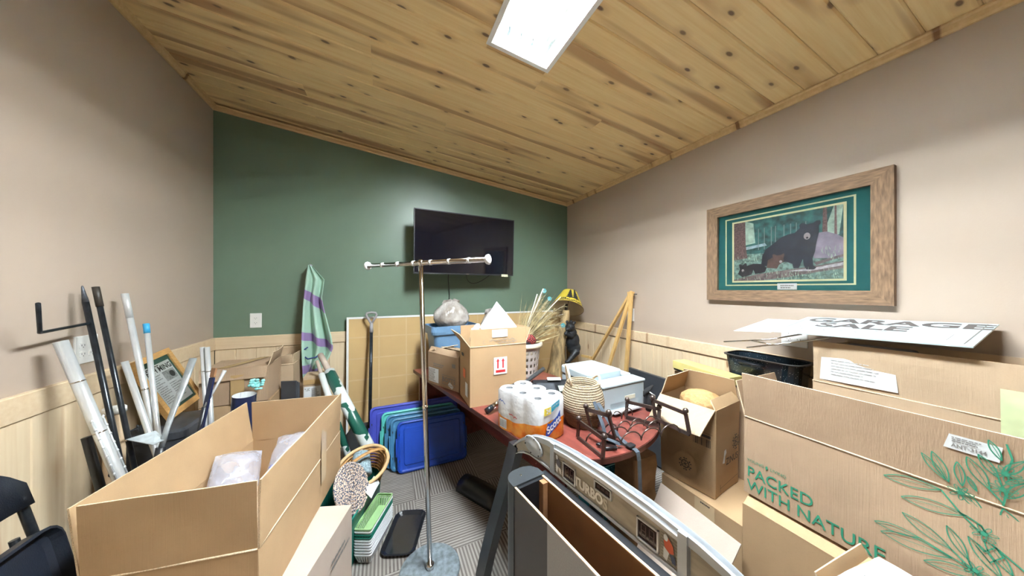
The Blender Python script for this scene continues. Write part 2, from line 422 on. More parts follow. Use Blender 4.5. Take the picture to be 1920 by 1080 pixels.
def lerp(a, b, t_): return V(a)*(1-t_)+V(b)*t_
def rrect(hx, hy, r, n=4):
    o = []
    for cx, cy, a0 in ((hx-r, hy-r, 0), (-hx+r, hy-r, PI/2), (-hx+r, -hy+r, PI), (hx-r, -hy+r, 1.5*PI)):
        for k in range(n+1): a = a0+PI/2*k/n; o.append((cx+math.cos(a)*r, cy+math.sin(a)*r))
    return o
def rr_rings(mb, prof, M=None, mi=0, n=4, caps=True, sm=False):
    """prof: (hx, hy, r, z) rounded rectangles stacked"""
    return mb.rings([[(x, y, z) for x, y in rrect(hx, hy, r, n)] for hx, hy, r, z in prof], M, mi, caps, sm)

# wall outlets
def outlet(label, M, gangs=1, wd=.08, ht=.124):
    r = thing('outlet_plate', label, 'outlet', M=M)
    rr_rings(mb := MB(), [(wd/2, ht/2, .004, 0), (wd/2, ht/2, .004, .004), (wd/2-.003, ht/2-.003, .003, .007)])
    obj('plate', mb, m_white, r)
    for g in range(gangs):
        x = (g-(gangs-1)/2)*.046
        for y in (-.02, .02):
            obj('socket', rr_rings(MB(), [(.0165, .0135, .006, .0065), (.0165, .0135, .006, .009)], T(x, y, 0)), m_white, r)
            s_ = MB().box(x-.008, y-.002, .009, x-.006, y+.006, .0094).box(x+.006, y-.002, .009, x+.008, y+.006, .0094).add([(x+.0025*math.cos(k), y-.007+.0025*math.sin(k), .0094) for k in (0,1.05,2.1,3.14,4.2,5.2)], [range(6)])
            obj('slots', s_, m_ink, r)
outlet('white outlet plate on green wall, left of the hanging flag', fr((-1.009, YB, 1.228), (1,0,0), (0,0,1)))
outlet('double white outlet plate behind black poles on left wall', fr((XL, 2.045, 1.217), (0,1,0), (0,0,1)), 2, .115, .13)
outlet('white outlet plate half hidden behind the wooden easel', fr((XR, 2.085, 1.25), (0,-1,0), (0,0,1)))
outlet('double white outlet plate just above the yard sign', fr((XR, .868, 1.225), (0,-1,0), (0,0,1)), 2, .118, .124)

# ---------------------------------------------------------------- left foreground: long open carton
A_M = T(-.521, 1.612, .43, math.radians(-9.5))
ra = carton('cardboard_box', 'long open cardboard box in the left foreground holding air pillows', A_M, .435, .80, .23, m_card, {'y-': (.222, 1), 'x+': (.222, 2), 'y+': (.215, -2), 'x-': (.215, 7)}, amp=.004, seed=3, sub=10)
# packing tape over the right side and its flap
FMr = face(A_M, .435, .80, 'x+', 0, .23, .006)
decal(ra, 'tape', FMr, [([(.10,-.12), (.16,-.12), (.165,.02), (.17,.2), (.105,.2), (.10,.02)], 0)], [m_tape])
ap = NT('clear air pillow'); ap.set(col=(.66,.70,.84), rough=.08, spec=.8, al=ap.math('ADD', .08, ap.math('MULTIPLY', ap.noise(ap.obj(), 9, 3), .52)), nor=ap.bump(ap.noise(ap.obj(), 12, 3, .55), .9, .03)); m_pil = ap.m
m_blueink = MT('blue ink', (.05,.09,.42), .6, var=0)
def pillow(label, M, sx, sy, sz, seed):
    r = thing('air_pillow', label, 'air pillow', M=M, group='air pillows in the long box'); mb = MB(); n = 12
    for sgn in (1, -1):
        vs = []; 
        for j in range(n+1):
            for i in range(n+1):
                u, v = i/n*2-1, j/n*2-1
                h = sz*max(0, (1-u*u))**.5*max(0, (1-v*v))**.5
                p = V((u*sx*(1-.06*v*v), v*sy*(1-.06*u*u), sgn*h))
                q = noise.noise(p*22+V((seed,0,0)))*.02*(abs(u)+abs(v))*.7
                vs.append((p.x, p.y, p.z+q))
        fs = [(j*(n+1)+i, j*(n+1)+i+1, (j+1)*(n+1)+i+1, (j+1)*(n+1)+i) for j in range(n) for i in range(n)]
        mb.add(vs, fs if sgn > 0 else [f[::-1] for f in fs], sm=True)
    obj('film', mb, m_pil, r)
    mb = MB()
    for k in range(5):
        x = -sx*.6+k*sx*.3
        q = T(x, -.35*sy, sz*.9*(1-(x/sx)**2)**.5+.002)
        mb.add([(a_[0], a_[1], 0) for a_ in circ(0,0,.014,.014,16)]+[(a_[0], a_[1], 0) for a_ in circ(0,0,.0112,.0112,16)], [(i,(i+1)%16,16+(i+1)%16,16+i) for i in range(16)], q)
        stroke(mb, q, [(-.006,-.006), (0,.007), (.006,-.005)], .002); stroke(mb, q, [(-.007,.002), (.007,0)], .002)
    obj('print', mb, m_blueink, r)
pillow('peaked clear air pillow, left of the two in the box', T(-.62, 1.70, .635, .4, .85, .25), .088, .12, .06, 1)
pillow('rounded clear air pillow with blue symbols, right of the two', T(-.415, 1.80, .635, -.15, .75, -.1), .115, .13, .075, 5)
# carton under it
B_M = T(-.508, 1.36, 0, math.radians(-19)); 
rb = carton('cardboard_box', 'pinkish closed cardboard box lying under the long open box', B_M, .50, .75, .425, m_card4, top=True, amp=.002, seed=9)
mb = MB(); q = face(B_M, .5, .75, 'x+', 0, 0, .005); rg = random.Random(5)
lines_of_print(mb, q @ T(.2,.3,0), -.02, .14, -.02, .03, 2, rg); lines_of_print(mb, q @ T(-.03,.27,0), -.09, .1, -.02, .02, 1, rg); lines_of_print(mb, q @ T(-.05,.2,0), -.1, .12, -.02, .02, 2, rg)
obj('print', mb, m_inkg, rb, world=True)

# black folded chair leaning at the far left
CH = fr((-1.0, 1.375, 0), (0, 1, 0), (-.2, 0, 1))   # local x along the wall, y up the chair, z into the room
ch = thing('folding_chair', 'black plastic folding chair folded against the left wainscot', 'chair', M=CH)
m_chair = MT('black moulded plastic', (.012,.016,.026), .42, var=.25, bump=.35, bscale=300)
sec = []
mb = MB(); n = 16
for k in range(n+1):
    u = k/n*2-1; x = u*.225
    top = .935 - .085*max(0, abs(u)-.55)**2/.2
    bow = -.03*(1-u*u)
    sec.append([(x, .745+.02*abs(u)**3, .012+bow), (x, .76, .03+bow), (x, top-.012, .026+bow), (x, top, .012+bow), (x, top-.012, -.004+bow), (x, .76, .0+bow)])
mb.rings(sec, sm=True); obj('backrest', mb, m_chair, ch)
mb = MB(); rr_rings(mb, [(.20, .19, .05, .0), (.215, .205, .06, .015), (.222, .212, .06, .055), (.214, .204, .055, .058), (.205, .195, .05, .03), (.19, .18, .045, .022)], T(0, .47, .02)); obj('seat', mb, m_chair, ch)
for sx_ in (-1, 1):
    obj('leg', MB().tube([(sx_*.235, .02, .0), (sx_*.235, .5, 0), (sx_*.225, .80, .0), (sx_*.2, .86, .0)], .0125, 10), m_gunm, ch)
    obj('leg', MB().tube([(sx_*.215, .02, -.035), (sx_*.215, .66, -.03)], .011, 10), m_gunm, ch)
obj('crossbar', MB().tube([(-.235, .14, 0), (.235, .14, 0)], .009, 8), m_gunm, ch)

# ---------------------------------------------------------------- poles and sticks in the left corner
def pole(name, label, a, b, r, m, group='poles leaning in the left corner', cat='pole', n=12, bulge=None):
    t_ = thing(name, label, cat, b, group=group)
    obj('shaft', MB().tube([a, lerp(a,b,.5), b], r, n), m, t_, world=True); return t_
def ring_on(t_, name, a, b, f0, f1, r, m): return obj(name, MB().tube([lerp(a,b,f0), lerp(a,b,f1)], r, 12), m, t_, world=True)
a, b = (-1.222,1.949,1.44), (-.967,1.87,0)
p = pole('steel_pole', 'black pole with a pointed tip and a foot spike', a, b, .0103, m_gunm)
d = (V(a)-V(b)).normalized()
obj('tip', MB().tube([V(a), V(a)+d*.068, V(a)+d*.075], [.0103, .004, .002], 10), MT('worn steel', (.12,.13,.15), .45, .6, var=.4, scale=40), p, world=True)
ring_on(p, 'joint', a, b, .5, .505, .011, m_chrome)
obj('foot_spike', MB().tube([lerp(a,b,.065), (-1.20,1.735,1.333), (-1.197,1.725,1.334), (-1.193,1.72,1.342), (-1.15,1.652,1.447)], .006, 8), m_gunm, p, world=True)
def wing(t_, a, b, f, sgn):
    c = lerp(a, b, f); mb = MB()
    q = fr(c, (.35*sgn,.93*sgn,0), (0,0,1))
    mb.tube([(0,0,0), (.035,0,0)], .004, 6, q); mb.ball((.04,.008,0), .008, 8, q, sc=(.6,1.3,.5)); mb.ball((.04,-.008,0), .008, 8, q, sc=(.6,1.3,.5))
    obj('wing_screw', mb, m_black, t_, world=True)
wing(p, a, b, .52, -1)
a, b = (-1.222,2.0,1.5), (-.968,1.935,0)
p = pole('steel_pole', 'black pole with a taped blunt end', a, b, .0098, m_gunm); ring_on(p, 'grip', a, b, -.006, .055, .0118, MT('scuffed black tape', (.03,.025,.02), .5, var=.7, scale=25)); ring_on(p, 'joint', a, b, .47, .475, .0105, m_chrome); wing(p, a, b, .45, 1)
a, b = (-1.205,1.814,1.286), (-.845,1.80,.0)
p = pole('aluminium_pole', 'thickest silver pole, the leftmost one, with clamp strips', a, b, .0192, m_alu); ring_on(p, 'joint', a, b, .13, .134, .0199, m_chrome); ring_on(p, 'joint', a, b, .3, .304, .0199, m_chrome)
for dy in (-.05, .05):
    mb = MB(); n_ = V((.3, dy*18, .05)).normalized()*.028
    mb.tube([lerp(a,b,.26)+n_, lerp(a,b,.5)+n_], .0035, 6); [mb.ball(lerp(a,b,.26+.03*k)+n_, .005, 8, sc=(1,1,1.7)) for k in range(8)]
    obj('clamp_strip', mb, m_alu, p, world=True)
a, b = (-1.222,2.161,1.475), (-.93,2.021,0)
p = pole('aluminium_pole', 'tallest silver pole leaning on the left wall', a, b, .0125, m_alu); ring_on(p, 'sleeve', a, b, 0, .085, .0131, m_alu); ring_on(p, 'joint', a, b, .33, .335, .0135, m_chrome)
a, b = (-1.175,2.077,1.14), (-.84,1.955,0)
pole('aluminium_pole', 'short white-ended silver pole below the tallest one', a, b, .0125, m_alu)
a, b = (-1.15,2.172,1.305), (-.93,1.945,0)
p = pole('aluminium_pole', 'silver pole with a bright blue end cap', a, b, .0108, m_alu); ring_on(p, 'end_cap', a, b, -.008, .03, .0122, MT('blue cap plastic', (.05,.38,.68), .35))
for k, (x, lb) in enumerate(((-.985, 'left one of the paired upright silver tubes'), (-.96, 'right one of the paired upright silver tubes'))):
    a, b = (x, 2.30-k*.01, 1.155), (x+.09, 2.2-k*.01, 0)
    p = pole('aluminium_pole', lb, a, b, .0118, m_alu); ring_on(p, 'joint', a, b, .12, .124, .0125, m_chrome)
# shipping tube, foam tube, navy roll, paddle, hoe, skewer
t_ = thing('shipping_tube', 'tan cardboard shipping tube with white end cap between poles', 'tube', (-1.185,2.035,0))
obj('tube', MB().lathe([(.034,0), (.034,.915)], 20), m_card2, t_); obj('cap', MB().lathe([(.038,.905), (.038,.928), (.035,.932)], 20), m_white, t_)
a, b = (-1.16,1.853,.869), (-.99,1.83,.0)
pole('foam_tube', 'short black foam tube under the thickest silver pole', a, b, .0145, m_black, cat='tube')
t_ = thing('poster_roll', 'rolled navy poster with white inside standing behind long box', 'poster', (-.80,2.2,0))
mb = MB(); ax_ = V((.07,-.04,1)).normalized(); o_ = V((-.815,2.22,.0)); 
sp = []
for k in range(40):
    an = k/39*2*PI*1.35; rr = .056-.004*k/39
    sp.append((rr*math.cos(an), rr*math.sin(an)))
M_ = fr(o_, (1,0,-.07), (0,1,.04)); vs = [(x, y, z) for z in (0, .88) for x, y in sp]
mb.add(vs, [(i, i+1, 41+i, 40+i) for i in range(39)], M_, 0, True); mb.add([(x*.985, y*.985, z) for x, y, z in vs], [(40+i, 41+i, i+1, i) for i in range(39)], M_, 1, True)
obj('sheet', mb, [m_navy, m_paper], t_, world=True)
mb = MB(); 
for k in range(5): 
    an = -2.2+.28*k; q = M_ @ T(.057*math.cos(an), .057*math.sin(an), .76); mb.tube([q @ V((0,0,0)), q @ V((0,0,.05-.006*k))], .0012, 5)
obj('print', mb, MT('gold print', (.5,.33,.12), .5), t_, world=True)
a, b = (-.851,2.10,1.067), (-.862,1.985,.55)
d = (V(b)-V(a)); q = fr(a, (.8,-.5,0), d)
t_ = thing('flat_stick', 'dark navy flat stick with a bare brown wooden end', 'stick', tuple(lerp(a,b,1.0)))
L_ = d.length*2.05; obj('blade', MB().rbox(-.014, .05, -.005, .014, L_, .005, .004, q), m_navy, t_, world=True); obj('end', MB().rbox(-.014, 0, -.005, .014, .0495, .005, .004, q), m_brown, t_, world=True)
t_ = thing('garden_hoe', 'grey steel garden hoe with a bent neck and worn blade', 'garden tool', (-.98,1.93,0))
nk = [(-.95,2.13,1.122), (-.955,2.06,1.0), (-.962,2.0,.9), (-.968,1.96,.82), (-.975,1.935,.74)]
obj('neck', MB().tube(nk, [.017,.016,.014,.012,.012], 8, flat=.5), MT('galvanised steel', (.42,.46,.48), .45, .5, var=.2, scale=25), t_, world=True)
obj('socket', MB().tube([(-.975,1.935,.745), (-.98,1.92,.66)], .018, 10), m_black, t_, world=True); obj('handle', MB().tube([(-.98,1.92,.66), (-.94,1.88,.0)], .014, 10), m_brown, t_, world=True)
obj('blade', MB().panel((-1.10,1.95,.80), (-.985,1.90,.775), (-.965,1.945,.775), (-1.02,1.985,.81), .004), MT('rusty grey blade', (.45,.5,.52), .6, .2, var=.45, scale=14), t_, world=True)
t_ = thing('steel_rod', 'thin steel rod with a black grip beside the navy stick', 'rod', (-.86,2.02,0))
obj('rod', MB().tube([(-.815,2.12,1.045), (-.845,2.09,.955), (-.875,2.06,.87)], [.009,.006,.005], 7), m_alu, t_, world=True); obj('grip', MB().tube([(-.875,2.06,.872), (-.91,2.05,.62), (-.885,2.10,.0)], .011, 8), m_black, t_, world=True)
# dark bin, framed newspaper resting on it
t_ = thing('storage_bin', 'dark grey lidded bin in left corner under the framed newspaper', 'bin', (-1.118,2.285,0))
m_bin = MT('dark grey plastic', (.045,.05,.06), .45, var=.1)
rr_rings(mb := MB(), [(.12,.14,.03,0), (.128,.15,.03,.70)]); obj('tub', mb, m_bin, t_); rr_rings(mb := MB(), [(.136,.158,.035,.70), (.136,.158,.035,.735), (.12,.142,.03,.745)]); obj('lid', mb, m_bin, t_)
TL_, TR_, BR_ = V((-1.225,2.175,1.105)), V((-1.225,2.475,1.135)), V((-1.075,2.40,.785))
q = fr(TL_, TR_-TL_, TL_-BR_+ (TR_-TL_)); wF = (TR_-TL_).length; hF = .36
t_ = thing('picture_frame', 'wood-framed newspaper page leaning on the left wall behind poles', 'picture', tuple(q @ V((wF/2,-hF,0))))
m_oak = MT('oak frame', (.52,.29,.10), .45, var=.15, scale=30, stretch=(1,1,6))
f_ = .032
for k, (x0,y0,x1,y1) in enumerate(((0,-f_,wF,0), (0,-hF,wF,-hF+f_), (0,-hF+f_,f_,-f_), (wF-f_,-hF+f_,wF,-f_))): obj('frame_rail', MB().box(x0,y0,-.012,x1,y1,.012,q), m_oak, t_, world=True)
obj('mat', MB().box(f_,-hF+f_,-.004,wF-f_,-f_,.001,q), MT('green mat board', (.05,.13,.10), .8), t_, world=True)
obj('newspaper', MB().flat(rect(f_+.015,-hF+f_+.015,wF-f_-.015,-f_-.028), q, .002), MT('newsprint', (.74,.78,.78), .8, var=.04), t_, world=True)
mb = MB(); mb.text('EAH MING', .044, q @ T(wF/2,-.092,.003), bold=.001, sx=.95)
lines_of_print(mb, q @ T(0,0,.002), .06, wF-.06, -.075, -.064, 1, rg); mb.flat(rect(.15,-.175,.245,-.115), q, .003, 1)
lines_of_print(mb, q @ T(0,0,.002), .055, .135, -.29, -.115, 14, rg, 1); lines_of_print(mb, q @ T(0,0,.002), .15, .24, -.29, -.185, 8, rg, 1)
mb.flat(circ(.215,-.145,.02), q, .0035, 0); obj('print', mb, [m_ink, MT('grey halftone', (.36,.38,.38), .8, var=.4, scale=60)], t_, world=True)
obj('glass', MB().flat(rect(f_,-hF+f_,wF-f_,-f_), q, .006), (lambda n_: (n_.set(col=(1,1,1), rough=.03, tr=1., ior=1.1), n_.m)[1])(NT('thin picture glass')), t_, world=True)

# ---------------------------------------------------------------- cartons in the back left corner
M_ = T(-.905, 2.63, 0, .05)
carton('cardboard_box', 'taped brown box at bottom of the back left stack', M_, .36, .30, .735, m_card, top=True, seed=21)
M_ = T(-.905, 2.62, .742, .03)
rc = carton('cardboard_box', 'crumpled box with bent flaps on top of back left stack', M_, .345, .30, .235, m_card3, {'y-': (.075, 165, .006, .012), 'x+': (.09, 14, .01, .01)}, top=True, amp=.010, seed=31)
decal(rc, 'tape', M_ @ T(0,0,.241), [([(-.1,-.15), (-.03,-.15), (.11,.14), (.05,.14)], 0)], [m_tapeb])
q = face(M_, .345, .3, 'y-', 0, .1, .006); decal(rc, 'tape', q, [(rect(-.02,-.1,.05,.09), 0)], [m_tapeb])
mb = MB(); q = M_ @ fr((.135,-.215,.13), (1,.1,0), (0,.3,1)); 
for k in range(26): mb.ball((rg.uniform(-.04,.03), rg.uniform(-.03,.03), rg.uniform(0,.015)), .013, 6, q, sc=(1, rg.uniform(.4,1), .5))
obj('torn_tape', mb, MT('turquoise tape', (.28,.72,.70), .3, var=.4, scale=40), rc, world=True)
M_ = T(-.757, 2.968, 0, -.02)
re_ = carton('cardboard_box', 'open box with splayed flaps beside the stack on green wall', M_, .185, .30, .90, m_card2, {'y-': (.08, 12, 0, .01), 'x+': (.075, 4, .01), 'y+': (.09, 0), 'x-': (.10, -70)}, amp=.006, seed=41)
t_ = thing('plastic_case', 'flat black plastic case standing beside the splayed box', 'case', (-.665,2.70,0))
for k in range(3): obj('panel', MB().rbox(-.05, k*.018-.02, 0, .06, k*.018-.006, .80-.012*k, .006, T(-.665,2.70,0,-.3)), m_bin, t_, world=True)
M_ = T(-.52, 2.825, 0, .03)
rf = carton('cardboard_box', 'narrow upright carton with a white shipping label by the flag', M_, .135, .17, .80, m_card2, top=True, seed=51, amp=.002)
q = face(M_, .135, .17, 'y-', -.012, .69, .004); decal(rf, 'shipping_label', q, [(rect(-.052,-.06,.062,.035), 0)], [m_paper])
mb = MB(); lines_of_print(mb, q @ T(0,0,.001), 0, .055, -.05, .02, 7, rg); [mb.flat(rect(-.045+.004*i, .002+.004*j, -.0415+.004*i, .0055+.004*j), q, .0014) for i in range(8) for j in range(6) if rg.random() < .5]
obj('print', mb, m_inkg, rf, world=True); decal(rf, 'tape', face(M_, .135, .17, 'y-', 0, .77, .004), [(rect(-.067,-.03,.067,.01), 0)], [m_tapeb])

# flag on a white pole
t_ = thing('flag', 'pale green and purple flag draped on a white pole at green wall', 'flag', (-.60,3.08,0))
obj('pole', MB().tube([(-.606,3.085,1.70), (-.60,3.05,.0)], .011, 10), m_wht, t_, world=True); obj('finial', MB().ball((-.606,3.085,1.705), .016, 10, sc=(1,1,.8)), m_wht, t_, world=True)
ft = NT('green and purple flag cloth'); vec = ft.obj((1,1,1)); 
sp_ = ft.n('ShaderNodeSeparateXYZ', {0: vec}); 
wv = ft.n('ShaderNodeTexWave', {'Vector': ft.n('ShaderNodeVectorMath', {0: vec, 1: (1.,.0,1.6)}, operation='MULTIPLY').outputs[0], 'Scale': 1.15, 'Distortion': 2.6, 'Detail': .6, 'Phase Offset': 2.2}, bands_direction='DIAGONAL')
ft.set(col=ft.mix(ft.ramp(wv.outputs[1], .87, .89), (.36,.55,.44), (.27,.18,.38)), rough=.75, sheen=.2); m_flag = ft.m
prof = [(0,-.612,-.592), (.03,-.618,-.565), (.12,-.628,-.49), (.2,-.632,-.495), (.28,-.636,-.505), (.36,-.64,-.49), (.5,-.642,-.455), (.62,-.644,-.425), (.72,-.644,-.412), (.80,-.642,-.44), (.90,-.638,-.50), (.97,-.636,-.535)]
rows = []; nU = 28; NR = 40
for j in range(NR+1):
    d_ = j/NR*.97
    for (a0,l0,r0), (a1,l1,r1) in zip(prof, prof[1:]):
        if a0 <= d_ <= a1: f = (d_-a0)/(a1-a0); l = l0+(l1-l0)*f; rr = r0+(r1-r0)*f; break
    z = 1.71-d_; row = []
    for i in range(nU+1):
        u = i/nU
        am = .012+.035*min(1, d_*1.6)
        yy = 3.055 - am*(1+math.sin(u*13+d_*2.2+.5*math.sin(d_*5))) - .02*math.sin(u*5.5+d_*3)*d_
        row.append((l+(rr-l)*u, yy, z - .05*u*d_*(1-d_)))
    rows.append(row)
mb = MB(); mb.rings(rows, None, 0, False, True, False)
fo = obj('cloth', mb, m_flag, t_, world=True); sm_ = fo.modifiers.new('solid', 'SOLIDIFY'); sm_.thickness = .003
obj('tie_cord', MB().tube([(-.648,3.0,.93), (-.60,2.955,.90), (-.54,2.96,.91), (-.52,2.99,.93)], .006, 7).tube([(-.645,2.99,.935), (-.63,2.965,.98), (-.60,2.96,1.0)], .005, 7), MT('dark blue cord', (.02,.04,.16), .7), t_, world=True)
# wrapping paper rolls
def wrap_roll(label, a, b, r, core, pat):
    t_ = thing('wrapping_paper_roll', label, 'wrapping paper', b, group='rolls of green and white wrapping paper')
    d = (V(a)-V(b)); L = d.length; q = fr(b, d, (0,0,1)) @ Matrix.Rotation(PI/2, 4, 'Y')
    obj('paper', MB().lathe([(r*.8, 0), (r, 0), (r, L)], 18, q), pat, t_, world=True)
    obj('core', MB().lathe([(r*.55, L-.02), (r*.55, L+core)], 14, q), m_card4, t_, world=True)
wt = NT('green and white paper'); v_ = wt.obj((1,1,1))
vo = wt.n('ShaderNodeTexVoronoi', {'Vector': v_, 'Scale': 9., 'Randomness': .9}, distance='CHEBYCHEV')
wt.set(col=wt.mix(wt.math('GREATER_THAN', wt.n('ShaderNodeSeparateColor', {0: vo.outputs['Color']}).outputs[1], .70), (.72,.77,.77), (.015,.10,.07)), rough=.3); m_wrap = wt.m
wrap_roll('thick green and white wrapping paper roll leaning from the basket', (-.41,2.73,.83), (-.10,2.215,.405), .041, .20, m_wrap)
wrap_roll('thin green and white wrapping paper roll behind the thick one', (-.455,2.68,.83), (-.225,2.31,.30), .022, .12, m_wrap)
# ---------------------------------------------------------------- bulletin board, television
bt = thing('bulletin_board', 'large tan pin board with a white edge leaning on the back wall', 'board', (.895, 3.09, 0))
BM = fr((-.325, 3.045, .012), (1,0,0), (0, .055, 1.21)); m_board = MT('tan corkboard', (.52,.355,.16), .8, var=.05, scale=3, bump=.1, bscale=200)
obj('panel', MB().box(.018,.018,-.012,2.422,1.202,.0,BM), m_board, bt, world=True)
for x0,y0,x1,y1 in ((0,0,2.44,.018), (0,1.202,2.44,1.22), (0,.018,.018,1.202), (2.422,.018,2.44,1.202)): obj('edge_strip', MB().box(x0,y0,-.014,x1,y1,.005,BM), m_wht, bt, world=True)
m_faint = MT('pale masking tape', (.56,.40,.21), .7, var=.05)
for k in range(5): obj('tape_line', MB().box(.02,.22+.2*k,0,2.42,.232+.2*k,.0012,BM), m_faint, bt, world=True)
for k in range(9): obj('tape_line', MB().box(.27+.25*k,.02,0,.282+.25*k,1.2,.001,BM), m_faint, bt, world=True)
tv = thing('television', 'flat black television on a wall arm against the green wall', 'television', M=T(.775, 2.86, 1.948, .076, .045))
m_tv = MT('glossy black bezel', (.01,.01,.014), .55, var=0); m_scr = MT('dark screen glass', (.006,.006,.01), .06, var=0, spec=.6)
obj('cabinet', MB().rbox(-.525,.012,-.3,.525,.045,.3,.006), m_tv, tv)
for x0,z0,x1,z1 in ((-.528,-.306,.528,-.292), (-.528,.296,.528,.304), (-.528,-.292,-.52,.296), (.52,-.292,.528,.296)): obj('bezel', MB().box(x0,-.004,z0,x1,.014,z1), m_tv, tv)
obj('screen', MB().box(-.52,.0,-.292,.52,.013,.296), m_scr, tv)
obj('logo', MB().box(-.014,-.0045,-.301,.014,-.004,-.297), m_chrome, tv)
obj('mount_arm', MB().box(-.03,.045,-.05,.03,.09,.05).tube([(0,.07,0), (.1,.17,0), (.02,.275,0)], .018, 8).box(-.06,.272,-.11,.1,.284,.11), m_black, tv)
obj('energy_sticker', MB().box(.385,-.006,-.318,.46,-.003,-.292), MT('pale sticker', (.62,.60,.42), .6, var=.4, scale=60), tv)
obj('power_cable', MB().tube(bez((.62,2.98,1.70), (.60,3.12,1.6), (.66,3.135,1.5), (.64,3.135,1.36), 10)+[(.635,3.12,1.2)], .004, 6), m_black, tv, world=True)
obj('signal_cable', MB().tube(bez((.78,2.93,1.66), (.80,3.05,1.56), (.90,3.1,1.50), (1.05,2.97,1.65), 12), .0035, 6), m_black, tv, world=True)

# ---------------------------------------------------------------- desk with a bowed end
DK = fr((.249, 2.865, 0), (.972, .235, 0), (-.235, .972, 0))     # local x across, -y along the desk towards the camera
m_cherry = MT('cherry laminate', (.165,.042,.032), .28, var=.25, scale=5, stretch=(6,1,6), spec=.5)
dk = thing('desk', 'dark cherry desk with a bowed end piled with boxes and clutter', 'desk', M=DK)
out = [(0, 0), (0, -1.70)] + [(.46-.46*math.cos(PI*k/24), -1.70-.30*math.sin(PI*k/24)) for k in range(1, 24)] + [(.92, -1.70), (.92, -.10)]
obj('top', MB().prism(out, .708, .738), m_cherry, dk)
o2 = [(.46+(x-.46)*1.003, y*1.0015) for x, y in out]; obj('edge_band', MB().prism(o2, .709, .7355), MT('dark edge band', (.10,.03,.024), .35, var=.15), dk)
obj('end_panel', MB().box(.03,-.09,0,.89,-.06,.708), m_cherry, dk)
obj('modesty_panel', MB().box(.44,-1.5,.25,.46,-.09,.708), m_cherry, dk)
lg = obj('leg', MB().lathe([(.04,.02), (.04,.70), (.09,.70), (.09,.708)], 20, T(.46,-1.72,0)), m_gunm, dk); obj('foot', MB().lathe([(.14,0), (.14,.012), (.05,.02)], 24, T(.46,-1.72,0)), m_gunm, lg)

# arrow carton
AR = T(.70, 1.925, .738, 0)
ar = carton('cardboard_box', 'open box with red up-arrows label on the desk', AR, .40, .265, .385, m_card, {'y-': (.112, -3), 'x-': (.112, 38), 'y+': (.112, -1), 'x+': (.112, 22)}, amp=.0015, seed=61)
q = face(AR, .4, .265, 'y-', .0, .255, .004)
m_red = MT('red print', (.50,.025,.03), .6, var=.15, scale=30)
ay = []
for x in (-.011, .026): ay += [(rect(x-.0055,-.022,x+.0055,.025), 1), ([(x-.012,.024), (x+.012,.024), (x,.043)], 1)]
decal(ar, 'arrow_label', q, [(rect(-.04,-.062,.055,.052), 0), (rect(-.026,-.05,.042,-.033), 1)]+ay, [m_paper, m_red])
q = AR @ fr((0,-.1325,.385), (1,0,0), (0,.052,1)) @ T(0,0,.0035)
decal(ar, 'paper_label', q, [(rect(-.05,.055,.06,.105), 0)], [m_paper])
mb = MB(); rg = random.Random(8)
def scribble(mb, M, x0, x1, y, h, wd=.002):
    x = x0; pts = []
    while x < x1: pts.append((x, y+rg.uniform(-h, h))); x += h*rg.uniform(.5, 1.2)
    stroke(mb, M, pts, wd)
scribble(mb, q, -.07, .12, .038, .007, .0028); obj('handwriting', mb, m_inkg, ar, world=True); mb = MB(); scribble(mb, q, -.01, .13, .02, .007, .0028); obj('handwriting', mb, m_inkg, ar, world=True); mb = MB(); stroke(mb, q, circ(-.105,.028,.009,.011,10)[2:], .0016)
obj('handwriting', mb, m_inkg, ar, world=True)
q = face(AR, .4, .265, 'x-', 0, .2, .004); mb = MB()
decal(ar, 'side_sticker', q, [(rect(-.03,-.04,.03,.02), 0), (rect(.03,-.15,.09,-.06), 1)], [MT('orange sticker', (.75,.18,.06), .6), m_paper])
obj('hand_hole', MB().flat(rrect(.03,.011,.01), q @ T(-.04,.11,0), .0005), m_ink, ar, world=True)
# packing foam
t_ = tag(obj('foam_sheet', MB().panel((.60,1.90,1.235), (.735,1.86,1.075), (.885,1.91,1.225), (.742,1.95,1.408), .008, 10, 10, .012, 7, 3), MT('white packing foam', (.62,.63,.66), .8, var=.03), None), 'peaked white foam sheet sticking out of the arrow-label box', 'foam')
mb = MB(); 
for k in range(9): mb.ball((.55+.035*rg.random(), 1.86+.1*rg.random(), 1.06+.022*k), .035, 8, sc=(1,.8,.6), R=Matrix.Rotation(rg.random()*3, 3, 'Y'))
tag(obj('packing_paper', mb, MT('white tissue', (.8,.82,.84), .8, var=.06), None, world=True, at=(.56,1.9,1.05)), 'crumpled white tissue paper at left rim of arrow-label box', 'paper', None, 'stuff')
# smaller printed carton
ED = fr((.41, 2.26, .738), (.894,.447,0), (-.447,.894,0)); ED = ED @ T(.125, 0, 0)
ed = carton('cardboard_box', 'small printed box with white label left of arrow-label box', ED, .245, .385, .25, m_card3, {'x-': (.05, -35), 'y+': (.09, -70), 'x+': (.12,-80)}, amp=.003, seed=71)
q = face(ED, .245, .385, 'x-', 0, 0, .005)
decal(ed, 'shipping_label', q, [(rect(-.175,.02,-.045,.13), 0)], [m_paper]); mb = MB()
lines_of_print(mb, q @ T(0,0,.001), -.17, -.05, .025, .125, 9, rg); lines_of_print(mb, q, -.11, .03, .145, .175, 2, rg)
stroke(mb, q, [(.005,.03), (.155,.03), (.155,.1), (.005,.1), (.005,.03)], .003); mb.text('BOTTS', .05, q @ T(.08,.066,0), bold=.001); mb.flat(rect(.12,.17,.16,.2), q, .001)
obj('print', mb, m_inkg, ed, world=True); decal(ed, 'torn_label', q, [([(.07,.03), (.12,.008), (.14,.03), (.09,.06)], 0)], [m_paper])
